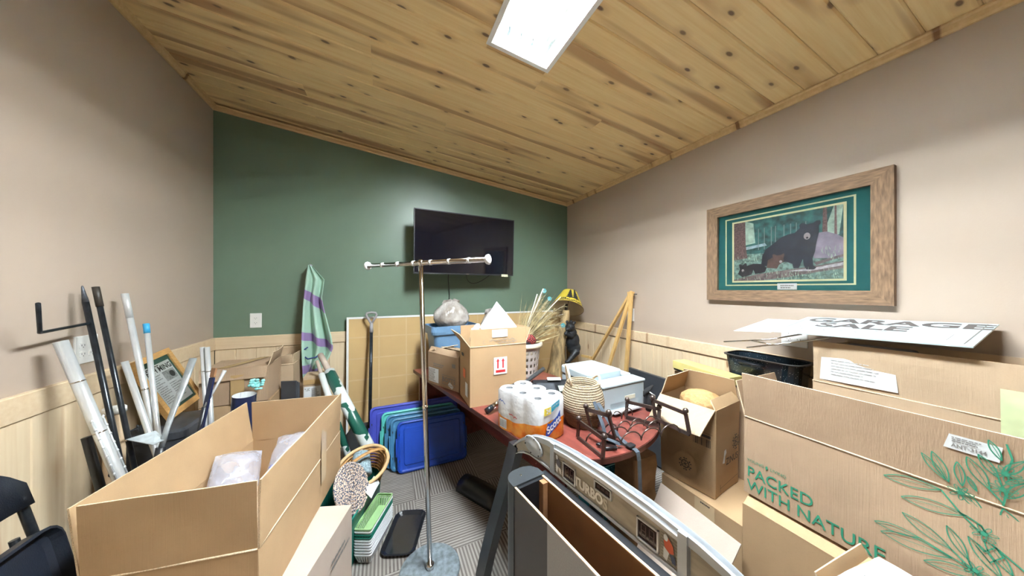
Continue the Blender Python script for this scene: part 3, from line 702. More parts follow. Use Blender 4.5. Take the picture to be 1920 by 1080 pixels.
# blue tote with bag
TT = T(.575, 2.70, .738, .12)
bt2 = thing('storage_tote', 'light blue plastic tote on desk under a full grocery bag', 'tote', M=TT); m_tote = MT('light blue plastic', (.12,.23,.38), .4, var=.06)
rr_rings(mb := MB(), [(.165,.115,.03,0), (.2,.135,.035,.36), (.195,.13,.03,.36), (.16,.11,.028,.012)], caps=True); obj('tub', mb, m_tote, bt2)
rr_rings(mb := MB(), [(.2,.135,.035,.355), (.222,.152,.04,.36), (.226,.156,.04,.385), (.222,.152,.04,.432), (.214,.145,.035,.432), (.208,.14,.035,.37)], caps=False); obj('rim', mb, m_tote, bt2)
bg = NT('grey plastic carrier film'); bg.set(col=bg.mix(bg.ramp(bg.noise(bg.obj(), 7, 3), .35, .65), (.27,.24,.21), (.52,.49,.47)), rough=.25, spec=.6, nor=bg.bump(bg.noise(bg.obj((1,1,.5)), 16, 4, .6), .8, .02)); m_bag = bg.m
def bag(label, c, sx, sy, sz, seed, flip=0):
    r = thing('plastic_bag', label, 'bag', c, group='grocery bags on the desk'); mb = MB(); nn = 28; rows = []
    for j in range(17):
        v = j/16; rad = (math.sin(PI*min(1, v*.93+.07))**.6)*(1-.25*v)
        row = []
        for k in range(nn):
            a_ = 2*PI*k/nn; p = V((math.cos(a_), math.sin(a_), v*2))
            w_ = 1+.16*noise.noise(p*1.6+V((seed,0,0)))+.10*noise.noise(p*4.5+V((0,seed,0)))+.05*math.sin(a_*9+seed)*v
            row.append((sx*rad*w_*math.cos(a_), sy*rad*w_*math.sin(a_), sz*(v+.04*noise.noise(p*3))))
        rows.append(row)
    mb.rings(rows); obj('film', mb, m_bag, r)
    for s_ in (-1, 1):
        e = MB(); e.panel((s_*.015,-.03,sz*.88), (s_*.085,.01,sz*.90), (s_*.075,-.01,sz*1.0), (s_*.02,-.05,sz*1.03), .003, 6, 6, .035, 18, seed+s_); obj('handle', e, m_bag, r)
    return r
b1 = bag('full grey plastic grocery bag bulging above the blue tote', (.57,2.68,1.12), .185, .13, .275, 3)
obj('logo', MB().flat(circ(.035,.2,.02), fr((.62,2.565,1.06),(1,.2,0),(0,.1,1)), 0).flat(circ(.035,.2,.009), fr((.62,2.564,1.06),(1,.2,0),(0,.1,1)), .001, 1), [m_ink, m_paper], b1, world=True)
bag('slumped grey plastic bag behind the foam sheet', (1.0,2.75,.756), .19, .125, .54, 8)
# laundry basket with shoe-like toy and feathers
LB = thing('laundry_basket', 'off-white laundry basket with oval holes behind arrow-label box', 'basket', (1.14,2.33,.738)); m_lb = MT('off-white plastic', (.46,.42,.39), .45, var=.04)
def holed(mb, r0, r1, z0, z1, nk, rows, nh=2):
    for j in range(rows):
        for k in range(nk):
            za, zb = z0+(z1-z0)*j/rows, z0+(z1-z0)*(j+1)/rows
            f0, f1 = k/nk, (k+1)/nk; hole = k % nh == 1 and 0 < j < rows-1 and j % 2 == 1
            if hole: continue
            R = lambda z: r0+(r1-r0)*(z-z0)/(z1-z0)
            vs = []
            for f, z in ((f0,za), (f1,za), (f1,zb), (f0,zb)):
                for th in (0, -.004): vs.append(((R(z)+th)*math.cos(2*PI*f), (R(z)+th)*math.sin(2*PI*f), z))
            mb.add(vs, [(0,2,4,6), (1,7,5,3), (0,1,3,2), (2,3,5,4), (4,5,7,6), (6,7,1,0)])
    return mb
obj('holed_side', holed(MB(), .125, .155, 0, .25, 44, 9), m_lb, LB); obj('bottom', MB().lathe([(.125,0), (.125,.005)], 30), m_lb, LB)
obj('rim', MB().lathe([(.15,.25), (.172,.25), (.176,.262), (.172,.285), (.164,.29), (.156,.27)], 36, caps=False), MT('cream rim', (.70,.62,.50), .5), LB)
ct = thing('patterned_cap', 'dark red and black patterned cap poking from laundry basket', 'cap', (1.17,2.25,.99))
mt_ = NT('red and black weave'); mt_.set(col=mt_.mix(mt_.math('GREATER_THAN', mt_.n('ShaderNodeTexChecker', {'Vector': mt_.obj(), 'Scale': 90.}).outputs[1], .5), (.02,.02,.025), (.4,.05,.04)), rough=.8)
obj('crown', MB().ball((0,0,.06), .055, 14, sc=(1.1,.7,.9), R=Matrix.Rotation(.6,3,'Y')), mt_.m, ct); obj('lining', MB().ball((-.02,0,.02), .055, 14, sc=(1.2,.72,.45), R=Matrix.Rotation(.6,3,'Y')), m_black, ct)
fill = tag(obj('folded_cloth', MB().ball((1.14,2.33,.885), .117, 16, sc=(1,1,1.05)), MT('tan cloth', (.45,.38,.30), .9, var=.2), None, world=True, at=(1.12,2.34,.75)), 'tan cloth heaped inside the laundry basket', 'cloth')
m_stem = MT('pale quill', (.72,.68,.58), .6); m_barb = MT('dry feather barbs', (.34,.28,.15), .8, var=.4, scale=30); m_eye = MT('teal feather eye', (.08,.36,.42), .4, var=.2); m_eye2 = MT('blue feather eye', (.02,.05,.22), .4)
def feather(i, a, b, bend, eye):
    r = thing('peacock_feather', FLAB[i], 'feather', a, group='peacock feathers in the laundry basket'); a, b = V(a), V(b); d = b-a; mid = a+d*.5+V(bend)
    pts = [V(p) for p in bez(a, mid, mid, b, 14)]
    obj('quill', MB().tube(pts, .0058 if eye > 1 else [.0052-.0035*k/14 for k in range(15)], 6), m_stem, r, world=True)
    if eye > 1: return
    mb = MB(); rr = random.Random(i)
    for k in range(4, 15):
        for s_ in range(9):
            p = pts[k]-d.normalized()*rr.random()*.03; t3 = (pts[min(14,k+1)]-pts[k-1]).normalized()
            sd = t3.cross(V((rr.uniform(-1,1), rr.uniform(-1,1), rr.uniform(-1,1)))).normalized()
            L = rr.uniform(.03, .075)*(1.15-.4*abs(k-9)/6)
            e = p+t3*L*.85+sd*L*.6+V((0,0,-.012*rr.random()))
            w_ = sd.cross(t3)*.0014
            mb.add([p-w_, p+w_, (p+e)/2+w_*.8+t3*L*.1, e, (p+e)/2-w_*.8+t3*L*.1], [(0,1,2,3,4)])
    obj('barbs', mb, m_barb, r, world=True)
    if eye:
        t3 = (pts[14]-pts[12]).normalized(); nv = (V((0,0,1.5))-pts[14]).normalized(); q = fr(pts[14], nv.cross(t3), t3)
        q = fr(pts[14], t3.cross(nv) if False else nv.cross(t3), t3)
        e = MB().flat(circ(0,0,.022,.026), q, .0); e.flat(circ(0,-.004,.009,.010), q, .0012, 1); e.flat(circ(0,0,.022,.026)[::-1], q, -.0006); obj('eye', e, [m_eye, m_eye2], r, world=True)
FS = [((1.10,2.33,.98), (1.47,2.52,1.48), (0,0,.02), 1), ((1.11,2.31,.98), (1.36,2.35,1.50), (0,0,.02), 2), ((1.09,2.34,.98), (1.52,2.50,1.40), (0,0,.04), 1), ((1.12,2.30,.98), (1.60,2.42,1.42), (0,0,.05), 2), ((1.12,2.32,.98), (1.66,2.45,1.33), (0,0,.08), 0), ((1.13,2.33,.98), (1.56,2.32,1.15), (0,0,.10), 1), ((1.13,2.31,.98), (1.62,2.40,1.25), (0,0,.10), 0), ((1.10,2.30,.98), (1.28,2.32,1.45), (0,0,.0), 2), ((1.13,2.34,.98), (1.50,2.55,1.36), (0,0,.06), 0)]
FLAB = ['tallest peacock feather with a teal eye above the laundry basket', 'upright white quill rising straight from the laundry basket', 'peacock feather with a teal eye just behind the tallest one', 'white quill crossing in front of the yellow lampshade', 'drooping peacock feather reaching under the lampshade', 'peacock feather with blue eye beside the black bear head', 'dry feather arching low between basket and bear lamp', 'leftmost white quill beside the foam sheet peak', 'bushy dry feather at the back of the feather bunch']
for i, f in enumerate(FS): feather(i, *f)
rr = random.Random(77); mb = MB()
for k in range(420):
    a = V((1.10+rr.uniform(-.05,.06), 2.32+rr.uniform(-.05,.05), 1.0)); b = V((1.40+rr.gauss(0,.11), 2.38+rr.gauss(0,.08), 1.27+rr.gauss(0,.10)))
    mid = (a+b)/2+V((0,0,rr.uniform(-.02,.06))); w_ = V((rr.uniform(-1,1), rr.uniform(-1,1), 0)).normalized()*.0018
    mb.add([a-w_, a+w_, mid+w_, b, mid-w_], [(0,1,2,3,4)])
tag(obj('dried_grass', mb, MT('dry straw', (.42,.34,.18), .8, var=.5, scale=20), None, world=True, at=(1.1,2.32,1.0)), 'bushy dry grass fanning out of the laundry basket', 'dried grass', None, 'stuff')
# toilet paper pack
TPM = fr((.566, 1.504, .738), (.316,-.949,0), (.949,.316,0))
tp = thing('toilet_paper_pack', 'white and orange plastic-wrapped pack of toilet paper rolls on desk', 'toilet paper', M=TPM)
m_tp = MT('toilet tissue', (.84,.84,.85), .85, var=.03); m_wrapf = MT('glossy white wrap', (.64,.65,.68), .22, var=.03, bump=.25, bscale=25, bd=.01)
for i in range(3):
    for j in range(2):
        r_ = obj('roll', MB().lathe([(.02,.109), (.02,.213), (.045,.216), (.052,.212), (.053,.208), (.053,.109)], 22, T(.054+.107*i, .054+.107*j, 0), caps=False), m_wrapf, tp)
        obj('core', MB().lathe([(.0195,.11), (.0195,.2135)], 14, T(.054+.107*i, .054+.107*j, 0), caps=False), MT('grey core', (.45,.47,.50), .8) if i+j == 0 else bpy.data.materials['grey core'], r_)
oc = []
for k in range(64):
    f = k/64; per = 2*(.322+.215); s_ = f*per
    if s_ < .322: x, y_ = s_, 0
    elif s_ < .537: x, y_ = .322, s_-.322
    elif s_ < .859: x, y_ = .322-(s_-.537), .215
    else: x, y_ = 0, .215-(s_-.859)
    # scalloped outline around the rolls
    if y_ in (0, .215): dn = -.010*(1-abs(math.sin((x-.0005)/.107*PI)))
    else: dn = -.010*(1-abs(math.sin((y_-.0005)/.107*PI)))
    cx_, cy_ = .161, .1075; dx_, dy_ = (0, -1 if y_ == 0 else 1) if y_ in (0, .215) else (1 if x > .1 else -1, 0)
    oc.append((x+dx_*dn+(.012 if x < .012 else -.012 if x > .31 else 0)*(1 if y_ in (0,.215) else 0), y_+dy_*dn))
tw = NT('printed tissue wrap'); v_ = tw.n('ShaderNodeTexCoord').outputs['Object']; sp_ = tw.n('ShaderNodeSeparateXYZ', {0: v_})
bd = tw.math('ADD', sp_.outputs[2], tw.math('MULTIPLY', tw.math('SINE', tw.math('MULTIPLY', sp_.outputs[0], 14.)), .02))
tw.set(col=tw.mix(tw.math('LESS_THAN', bd, .085), (.64,.65,.68), tw.mix(tw.ramp(tw.noise(v_, 18, 2), .4, .6), (.78,.20,.015), (.85,.36,.05))), rough=.22, nor=tw.bump(tw.noise(v_, 30, 3), .3, .01))
obj('wrap', MB().rings([[(x*.97+.005, y*.97+.003, 0) for x, y in oc], [(x, y, .008) for x, y in oc], [(x, y, .10) for x, y in oc], [(x, y, .2) for x, y in oc], [(x*.96+.0065, y*.96+.004, .211) for x, y in oc]], caps=False), tw.m, tp)
q = TPM @ fr((.322,.1075,.1), (0,1,0), (0,0,1)) @ T(0,0,.003)
m_bl = MT('blue print', (.015,.08,.42), .3, var=0); m_yel = MT('yellow print', (.85,.70,.08), .3, var=0); m_tealp = MT('teal print', (.03,.36,.52), .3, var=0)
q2 = TPM @ fr((.161,0,.1), (1,0,0), (0,0,1)) @ T(0,0,.003)
qa = q @ T(.0, 0, 0)
decal(tp, 'brand_panel', qa, [([(-.06,-.055), (-.045,.005), (-.03,-.003), (.03,.02), (.05,.045), (.055,.005), (.045,-.02), (-.035,-.06)], 0), (rect(-.07,.045,-.02,.08), 1), ([(-.018,.05), (.045,.07), (.045,.1), (-.018,.083)], 2)], [m_bl, m_yel, m_tealp])
mb = MB(); mb.text('Scott', .052, qa @ T(0,-.015,.001,.38), bold=.0015); obj('brand_lettering', mb, m_paper, tp, world=True); mb = MB(); mb.text('24', .03, qa @ T(-.042,.062,.001), bold=.001); obj('count_lettering', mb, m_paper, tp, world=True); mb = MB(); mb.text('DOUBLE', .014, qa @ T(.013,.08,.001,.25)); mb.text('rolls', .012, qa @ T(.015,.063,.001,.25)); obj('size_lettering', mb, m_paper, tp, world=True)
mb = MB(); scribble(mb, q2 @ T(-.01,.0,.001,-.15), -.035, .03, 0, .006, .004); obj('red_lettering', mb, m_red, tp, world=True)
mb = MB(); scribble(mb, q2 @ T(-.10,.055,.001,-.2), -.025, .03, 0, .009, .004); obj('blue_lettering', mb, m_bl, tp, world=True)
mb = MB(); mb.flat(rect(-.12,-.085,-.065,-.035), q2, .001, 0)
for k in range(14): mb.flat(rect(-.118+k*.0036,-.08,-.118+k*.0036+rg.choice((.001,.0022)),-.042), q2, .0016, 1)
obj('barcode', mb, [m_paper, m_inkg], tp, world=True)
# wicker basket with two loop handles
WB = T(1.03, 1.335, .738); wbk = thing('wicker_basket', 'woven seagrass belly basket with loop handles in front of printer', 'basket', M=WB)
sg = NT('woven seagrass'); v_ = sg.n('ShaderNodeTexCoord').outputs['Object']; sp_ = sg.n('ShaderNodeSeparateXYZ', {0: v_})
wv = sg.n('ShaderNodeTexWave', {'Vector': v_, 'Scale': 26., 'Distortion': 3., 'Detail': 2., 'Detail Scale': 8.}, bands_direction='Z').outputs[1]
two = sg.math('GREATER_THAN', sp_.outputs[2], .095)
cl = sg.mix(two, (.30,.19,.09), (.55,.44,.30)); cl = sg.mix(sg.math('MULTIPLY', sg.ramp(wv, .6, .1), .5), cl, (.26,.17,.09))
sg.set(col=cl, rough=.85, nor=sg.bump(wv, 1., .012)); m_sg = sg.m
prof = []
for k in range(25): 
    v = k/24; r_ = .082+.038*math.sin(PI*min(1, v*.85+.06))**1.2+.003*math.sin(v*75); prof.append((r_, v*.235))
obj('body', MB().lathe(prof+[(prof[-1][0]-.01,.235), (prof[-2][0]-.012,.2), (.08,.02)], 36, caps=True), m_sg, wbk)
mb = MB()
for k in range(60):
    a_ = 2*PI*k/60; mb.tube([(.098*math.cos(a_), .098*math.sin(a_), .185), (.1*math.cos(a_+.06), .1*math.sin(a_+.06), .2), (.098*math.cos(a_+.12), .098*math.sin(a_+.12), .185)], .004, 5)
obj('braid', mb, MT('brown braid', (.34,.22,.11), .9, var=.3, scale=30), wbk)
for s_, h_ in ((-1, .10), (1, .035)):
    an = 2.75 if s_ < 0 else -.35; r_ = .094
    pts = [V((r_*math.cos(an+u*.62), r_*math.sin(an+u*.62), .225+h_*(1-u*u)+.005)) for u in [k/8*2-1 for k in range(17)] if abs(u) <= 1]
    obj('handle', MB().tube(pts, .006, 8), MT('pale rope', (.70,.56,.40), .9, var=.2, scale=80), wbk)
# printer
PR = T(1.345, 1.545, .738, .06); pr_ = thing('printer', 'pale blue-white all-in-one printer with a flat scanner lid', 'printer', M=PR); m_pr = MT('pale blue-white plastic', (.46,.55,.60), .32, var=.02)
obj('body', MB().rbox(-.185,-.2,0,.185,.2,.165,.02), m_pr, pr_); obj('seam', MB().rbox(-.181,-.196,.165,.181,.196,.169,.02,rz=.001), m_bin, pr_)
ld = obj('scanner_lid', MB().rbox(-.19,-.085,.17,.105,.2,.225,.022), m_pr, pr_); obj('lid_logo', MB().rbox(-.1,.07,.225,-.07,.09,.2256,.006,rz=.0001), MT('grey logo', (.42,.48,.53), .4), ld)
obj('front_cover', MB().rbox(-.185,-.205,.168,.188,-.09,.183,.012), m_pr, pr_); obj('side_cover', MB().rbox(.108,-.09,.168,.188,.19,.188,.012), m_pr, pr_)
obj('paper_tray', MB().box(-.12,-.235,.02,.12,-.19,.03).box(-.12,-.2,.035,.12,-.199,.07), MT('white tray', (.72,.77,.8), .3), pr_)
obj('front_panel', MB().box(.0,-.2025,.075,.09,-.199,.1), MT('cream sticker', (.78,.74,.6), .5), pr_)
# black label-printing scale with screen, tablet, tube
CR = T(1.0, 1.625, .738, -.35); cr = thing('office_machine', 'black office machine with a small grey screen behind toilet paper', 'machine', M=CR)
obj('base', MB().prism([(-.12,0), (.12,0), (.12,.12), (.05,.15), (-.12,.10)], -.115, .115, fr((0,0,0),(0,1,0),(0,0,1))), m_black, cr)
q = CR @ fr((0,-.05,.133), (1,0,0), (0,.95,.31)); obj('screen', MB().box(.035,-.045,0,.10,.01,.004,q), MT('grey-green display', (.30,.36,.31), .25, var=.02), cr, world=True)
obj('keypad', MB().box(-.10,-.05,0,.015,.04,.003,q), m_bin, cr, world=True); obj('label_strip', MB().box(-.02,.07,0,.07,.1,.003,q), m_paper, cr, world=True)
tag(obj('red_folder', MB().panel((.74,1.64,.76), (.84,1.59,.78), (.87,1.69,.83), (.78,1.70,.82), .004, 4, 4, .004), MT('red paper', (.62,.13,.09), .6, var=.15), None), 'faded red folder lying against the arrow-label box', 'folder')
a, b = (.575,1.655,.765), (1.04,1.79,.93)
ut = thing('metal_tube', 'grey metal tube lying diagonally in front of arrow-label box', 'tube', a)
obj('shaft', MB().tube([a, b], .014, 12), MT('dark grey metal', (.10,.11,.12), .3, .6), ut, world=True); obj('end_cap', MB().tube([lerp(a,b,-.03), lerp(a,b,.06)], .0185, 12), m_gunm, ut, world=True); obj('chrome_sleeve', MB().tube([lerp(a,b,.06), lerp(a,b,.2)], .017, 12), m_chrome, ut, world=True)
# iron wine rack with scalloped wires and webbing straps
wr_ = thing('wine_rack', 'dismantled bronze iron wine rack with ball ends and scalloped wires', 'wine rack', (1.08,1.12,.738)); m_iron = MT('bronze iron', (.085,.062,.055), .38, .6, var=.25, scale=30); m_wire = MT('bronze wire', (.12,.09,.08), .3, .8)
def bar(a, b, w_=.009, t2=.004):
    a, b = V(a), V(b); q = fr(a, b-a, (0,0,1) if abs((b-a).normalized().z) < .9 else (0,1,0)); L = (b-a).length
    return MB().box(0,-w_,-t2,L,w_,t2,q)
def rack_frame(p, uvec, h, wd, lean=(0,0,0)):
    p, u = V(p), V(uvec).normalized()*wd; L_ = V(lean)+V((0,0,h))
    for a, b in ((p, p+u), (p+L_, p+u+L_), (p, p+L_), (p+u, p+u+L_)): obj('bar', bar(a, b), m_iron, wr_, world=True)
    for e in (p+L_, p+u+L_): obj('ball', MB().ball(e+V((0,0,.014)), .014, 10), m_iron, wr_, world=True)
rack_frame((.895,1.20,.748), (-.03,-.98,0), .085, .19, (.0,-.01,0))
rack_frame((.955,1.165,.79), (.15,-.9,.12), .10, .14, (-.02,.02,0))
rack_frame((1.285,1.265,.755), (.42,-.75,0), .085, .17, (.01,0,0))
rack_frame((1.365,1.13,.785), (.02,-.95,0), .095, .19, (.0,.02,0))
def scallop(a, b, n, h, lab='wire'):
    a, b = V(a), V(b); pts = []
    for k in range(n):
        for j in range(9): 
            an_ = PI*j/8; f = (k+.5-.5*math.cos(an_))/n; pts.append(lerp(a,b,f)+V((0,0,h*math.sin(an_))))
    obj(lab, MB().tube(pts, .0035, 6), m_wire, wr_, world=True)
scallop((1.03,1.205,.775), (1.30,1.23,.775), 3, .05); scallop((1.02,1.155,.760), (1.36,1.12,.765), 4, .045)
scallop((.925,1.07,.752), (1.36,.985,.775), 4, .05); scallop((.90,1.14,.755), (1.36,1.06,.775), 4, .042)
stp = thing('webbing_strap', 'grey-black webbing strap with buckles hanging over desk end', 'strap', (1.0,1.07,.74)); m_web = MT('black webbing', (.05,.065,.085), .6, var=.2, scale=60, bump=.3, bscale=400)
def ribbon(pts, wd, side):
    mb = MB(); s_ = V(side).normalized()*wd/2; rows = []
    for p in pts: p = V(p); rows.append([p-s_, p+s_, p+s_+V((0,0,.002)), p-s_+V((0,0,.002))])
    return mb.rings(rows, sm=False)
obj('strap', ribbon([(1.0,1.20,.91), (1.0,1.18,.88), (.995,1.13,.82), (.99,1.10,.77), (1.03,1.045,.755)], .024, (1,.2,0)), m_web, stp, world=True)
obj('strap', ribbon([(1.025,1.2,.90), (1.04,1.14,.83), (1.06,1.09,.765), (1.075,1.045,.745), (1.08,1.005,.742), (1.082,.992,.735), (1.083,.985,.70), (1.083,.98,.60), (1.085,.98,.55)], .024, (1,.05,0)), m_web, stp, world=True)
obj('buckle', MB().rbox(-.022,-.016,0,.022,.016,.008,.006,T(1.075,1.03,.748,.1)), m_black, stp, world=True)
obj('buckle', MB().tube([(.935,1.10,.752), (.955,1.06,.748), (1.0,1.045,.748), (1.02,1.07,.75), (.99,1.10,.752)], .007, 8, closed=True), m_black, stp, world=True)
clp = thing('black_figurine', 'small black cloth figure with a beak standing beside printer', 'figurine', (1.515,1.30,.738)); m_clp = MT('black felt', (.012,.012,.014), .9)
obj('body', MB().lathe([(.02,0), (.027,.03), (.024,.09), (.018,.11)], 12), m_clp, clp); obj('head', MB().tube([(-.045,0,.095), (-.038,0,.12), (-.01,0,.13), (.03,0,.155)], [.006,.012,.017,.004], 9), m_clp, clp); obj('cord', MB().tube([(-.02,-.02,.125), (0,-.028,.11), (.02,-.024,.10), (.02,-.025,.085)], .003, 6), m_paper, clp)
# teal crate under the desk, brown paper bag
cr2 = thing('plastic_crate', 'ribbed teal plastic crate on the floor under the bowed desk end', 'crate', (1.37,1.56,0)); m_teal = MT('teal plastic', (.02,.25,.36), .4)
obj('tub', rr_rings(MB(), [(.13,.10,.02,0), (.15,.12,.025,.36), (.142,.112,.02,.36), (.12,.09,.02,.01)]), m_teal, cr2)
for k in range(12): obj('rib', MB().box(-.13+.0225*k,-.128,.1,-.12+.0225*k,-.108,.35), m_teal, cr2)
pb = thing('paper_bag', 'crumpled brown paper bag on the floor below the desk end', 'bag', (1.385,1.315,0)); mb = MB(); rows = []
for j in range(9):
    row = []
    for x, y_ in rrect(.085,.11,.02,3): 
        p = V((x, y_, j*.07)); w_ = 1+.12*noise.noise(p*9+V((4,0,0)))-.03*j*(y_ > 0); row.append((x*w_, y_*w_, j*.066+.03*noise.noise(p*6)))
    rows.append(row)
mb.rings(rows, caps=True, sm=False); obj('paper', mb, MT('brown kraft paper', (.26,.14,.06), .8, var=.2), pb)

# ---------------------------------------------------------------- floor things, middle
def lid(label, M, hx, hy, m, group='storage tote lids'):
    r = thing('tote_lid', label, 'lid', M=M, group=group)
    obj('panel', rr_rings(MB(), [(hx-.006,hy-.006,.035,-.006), (hx,hy,.04,-.002), (hx,hy,.04,.018), (hx-.012,hy-.012,.035,.022), (hx-.022,hy-.022,.03,.012), (hx-.05,hy-.05,.02,.010), (hx-.055,hy-.055,.018,.017), (hx-.06,hy-.06,.015,.017)]), m, r)
    for s_ in (-1, 1):
        obj('latch', MB().rbox(s_*hx-.012,-.07,-.012,s_*hx+.012,.07,.012,.006), m, r)
        for y_ in (-.1, .1): obj('vent_slot', MB().box(s_*(hx-.016)-.003, y_-.008, .0212, s_*(hx-.016)+.003, y_+.008, .0224), m_ink, r)
    obj('rib', MB().box(-hx+.11,-hy+.09,.017,hx-.11,-hy+.094,.019).box(-hx+.11,hy-.094,.017,hx-.11,hy-.09,.019).box(-hx+.11,-hy+.09,.017,-hx+.114,hy-.09,.019).box(hx-.114,-hy+.09,.017,hx-.11,hy-.09,.019), m, r)
    return r
def lid_M(x0, x1, y, h, lean): 
    return fr(((x0+x1)/2, y+lean*.5, h/2+.004), (1,0,0), (0, lean, h))
m_l1 = MT('deep blue lid', (.012,.055,.36), .3, var=.06); m_l2 = MT('steel blue lid', (.06,.20,.36), .35, var=.06); m_l3 = MT('turquoise lid', (.10,.50,.45), .35, var=.06); m_l4 = MT('violet blue lid', (.06,.075,.42), .35, var=.06)
lid('front deep blue tote lid of the leaning lid stack', lid_M(.095,.665,2.50,.385,.08), .285, .195, m_l1)
lid('steel blue tote lid right behind the front deep blue one', lid_M(.045,.64,2.55,.40,.08), .297, .203, m_l2)
lid('steel blue tote lid next to the turquoise one', lid_M(.012,.62,2.60,.415,.08), .304, .21, m_l2)
lid('turquoise tote lid in the middle of the leaning stack', lid_M(-.025,.60,2.65,.425,.08), .312, .215, m_l3)
lid('largest violet blue tote lid at back of the leaning stack', lid_M(-.115,.64,2.712,.47,.05), .377, .238, m_l4)
# clothes rack
gr = thing('garment_rack', 'chrome T-shaped garment rack on a round mottled base', 'clothes rack', (.221,1.575,0))
tp_ = V((.176,1.597,1.625)); obj('base', MB().lathe([(.155,0), (.157,.004), (.155,.016), (.15,.019)], 40), MT('mottled grey base', (.14,.17,.19), .5, var=.45, scale=40), gr)
obj('collar', MB().lathe([(.022,.019), (.022,.04), (.016,.045)], 16), m_chrome, gr)
obj('pole', MB().tube([(.221,1.575,.03), lerp((.221,1.575,.03), tp_, .5), tp_], .0128, 14), m_chrome, gr, world=True); obj('coupling', MB().tube([lerp((.221,1.575,.03), tp_, .52), lerp((.221,1.575,.03), tp_, .535)], .0145, 14), m_chrome, gr, world=True)
bd_ = V((.637,-.771,.0)); e0, e1 = tp_-bd_*.415+V((0,0,.012)), tp_+bd_*.415+V((0,0,.012))
obj('crossbar', MB().tube([e0, e1], .0125, 14), m_chrome, gr, world=True); obj('tee', MB().ball(tp_+V((0,0,.012)), .02, 12), m_chrome, gr, world=True)
for e, s_ in ((e0,-1), (e1,1)): obj('end_cap', MB().tube([e-bd_*s_*.004, e+bd_*s_*.006, e+bd_*s_*.012], [.022,.025,.016], 14), m_wht, gr, world=True)
for k in range(6): 
    c_ = lerp(e0, e1, .14+.145*k); obj('hanger_clip', MB().tube([c_, c_+bd_*.014], .0142, 12), m_wht, gr, world=True)
# black tray
tr = thing('boot_tray', 'shiny black plastic tray lying on carpet beside the rack base', 'tray', M=T(.114, 1.878, .001, math.radians(-20)) @ Matrix.Scale(.94, 4)); 
obj('tray', rr_rings(MB(), [(.085,.155,.04,0), (.1,.17,.05,.012), (.105,.178,.055,.02), (.1,.172,.05,.022), (.088,.158,.04,.012), (.08,.15,.035,.006)], sm=False), MT('shiny black tray', (.014,.016,.02), .15, var=.1), tr)
# nested plastic baskets
cols = [('white', (.75,.76,.79))]*6 + [('dark green', (.015,.17,.12)), ('dark green', (.015,.17,.12)), ('white', (.75,.76,.79)), ('light green', (.33,.53,.25))]
blab = ['lowest white plastic basket of the nested stack', 'second lowest white plastic basket of the nested stack', 'third lowest white plastic basket of the nested stack', 'fourth white plastic basket up the nested stack', 'fifth white plastic basket up the nested stack', 'sixth white plastic basket, right under the dark green ones', 'lower dark green plastic basket of the nested stack', 'upper dark green plastic basket of the nested stack', 'white plastic basket just under the light green top one', 'light green slotted plastic basket on top of the stack']
mcol = {}
for i, (cn, cv) in enumerate(cols):
    if cn not in mcol: mcol[cn] = MT(cn+' basket plastic', cv, .4, var=.03)
    r = thing('plastic_basket', blab[i], 'basket', M=T(-.052, 1.872, .0015+.0155*i, math.radians(-25)), group='nested plastic baskets')
    hx, hy, H_ = .045, .135, .062; mb = MB()
    mb.prism(rrect(hx*.72,hy*.86,.01), 0, .002)
    for x0,y0,x1,y1,n in ((-1,-1,1,-1,6), (1,-1,1,1,20), (1,1,-1,1,6), (-1,1,-1,-1,20)):
        for k in range(n):
            if i < 1 or i > 7 or True:
                f0, f1 = (k+.15)/n, (k+.72)/n
                P_ = lambda f, s_, z: V((hx*s_*(x0+(x1-x0)*f), hy*(s_*.5+.5)*(y0+(y1-y0)*f), z))
                mb.panel(P_(f0,.74,.002), P_(f1,.74,.002), P_(f1,1,H_-.01), P_(f0,1,H_-.01), .0015)
    obj('slatted_side', mb, mcol[cn], r); obj('rim', rr_rings(MB(), [(hx-.003,hy-.003,.012,H_-.012), (hx+.001,hy+.001,.014,H_-.012), (hx+.005,hy+.005,.014,H_-.004), (hx+.005,hy+.005,.014,H_), (hx-.002,hy-.002,.012,H_)], caps=False), mcol[cn], r)
# green tote with basket, rug, cone of yarn
GT = T(-.272, 1.987, 0, math.radians(-19.3)); gt = thing('storage_tote', 'dark green open tote on floor behind the nested baskets', 'tote', M=GT); m_gt = MT('dark green plastic', (.012,.16,.125), .4, var=.05)
obj('tub', rr_rings(MB(), [(.175,.225,.03,0), (.195,.245,.04,.28), (.19,.24,.035,.28), (.17,.22,.03,.01)]), m_gt, gt); obj('rim', rr_rings(MB(), [(.19,.24,.04,.272), (.206,.256,.045,.275), (.208,.258,.045,.3), (.2,.25,.04,.303), (.192,.242,.035,.285)], caps=False), m_gt, gt)
bk = thing('handled_basket', 'brown splint basket with bentwood handle tipped in green tote', 'basket', M=T(-.115,2.085,.26,.4,.35,-.25)); m_bk = MT('honey splint', (.42,.22,.07), .6, var=.25, scale=20)
mb = MB()
for j in range(7):
    r_ = .085+.006*j; mb.tube([(r_*math.cos(2*PI*k/20)*1.15, r_*math.sin(2*PI*k/20), .01+.02*j) for k in range(20)], .0085, 6, closed=True, flat=.45)
obj('weave', mb, m_bk, bk); 
for k in range(14): a_ = 2*PI*k/14; obj('stave', MB().tube([(.08*1.15*math.cos(a_), .08*math.sin(a_), 0), (.128*1.15*math.cos(a_), .128*math.sin(a_), .14)], .008, 6, flat=.4), m_bk, bk)
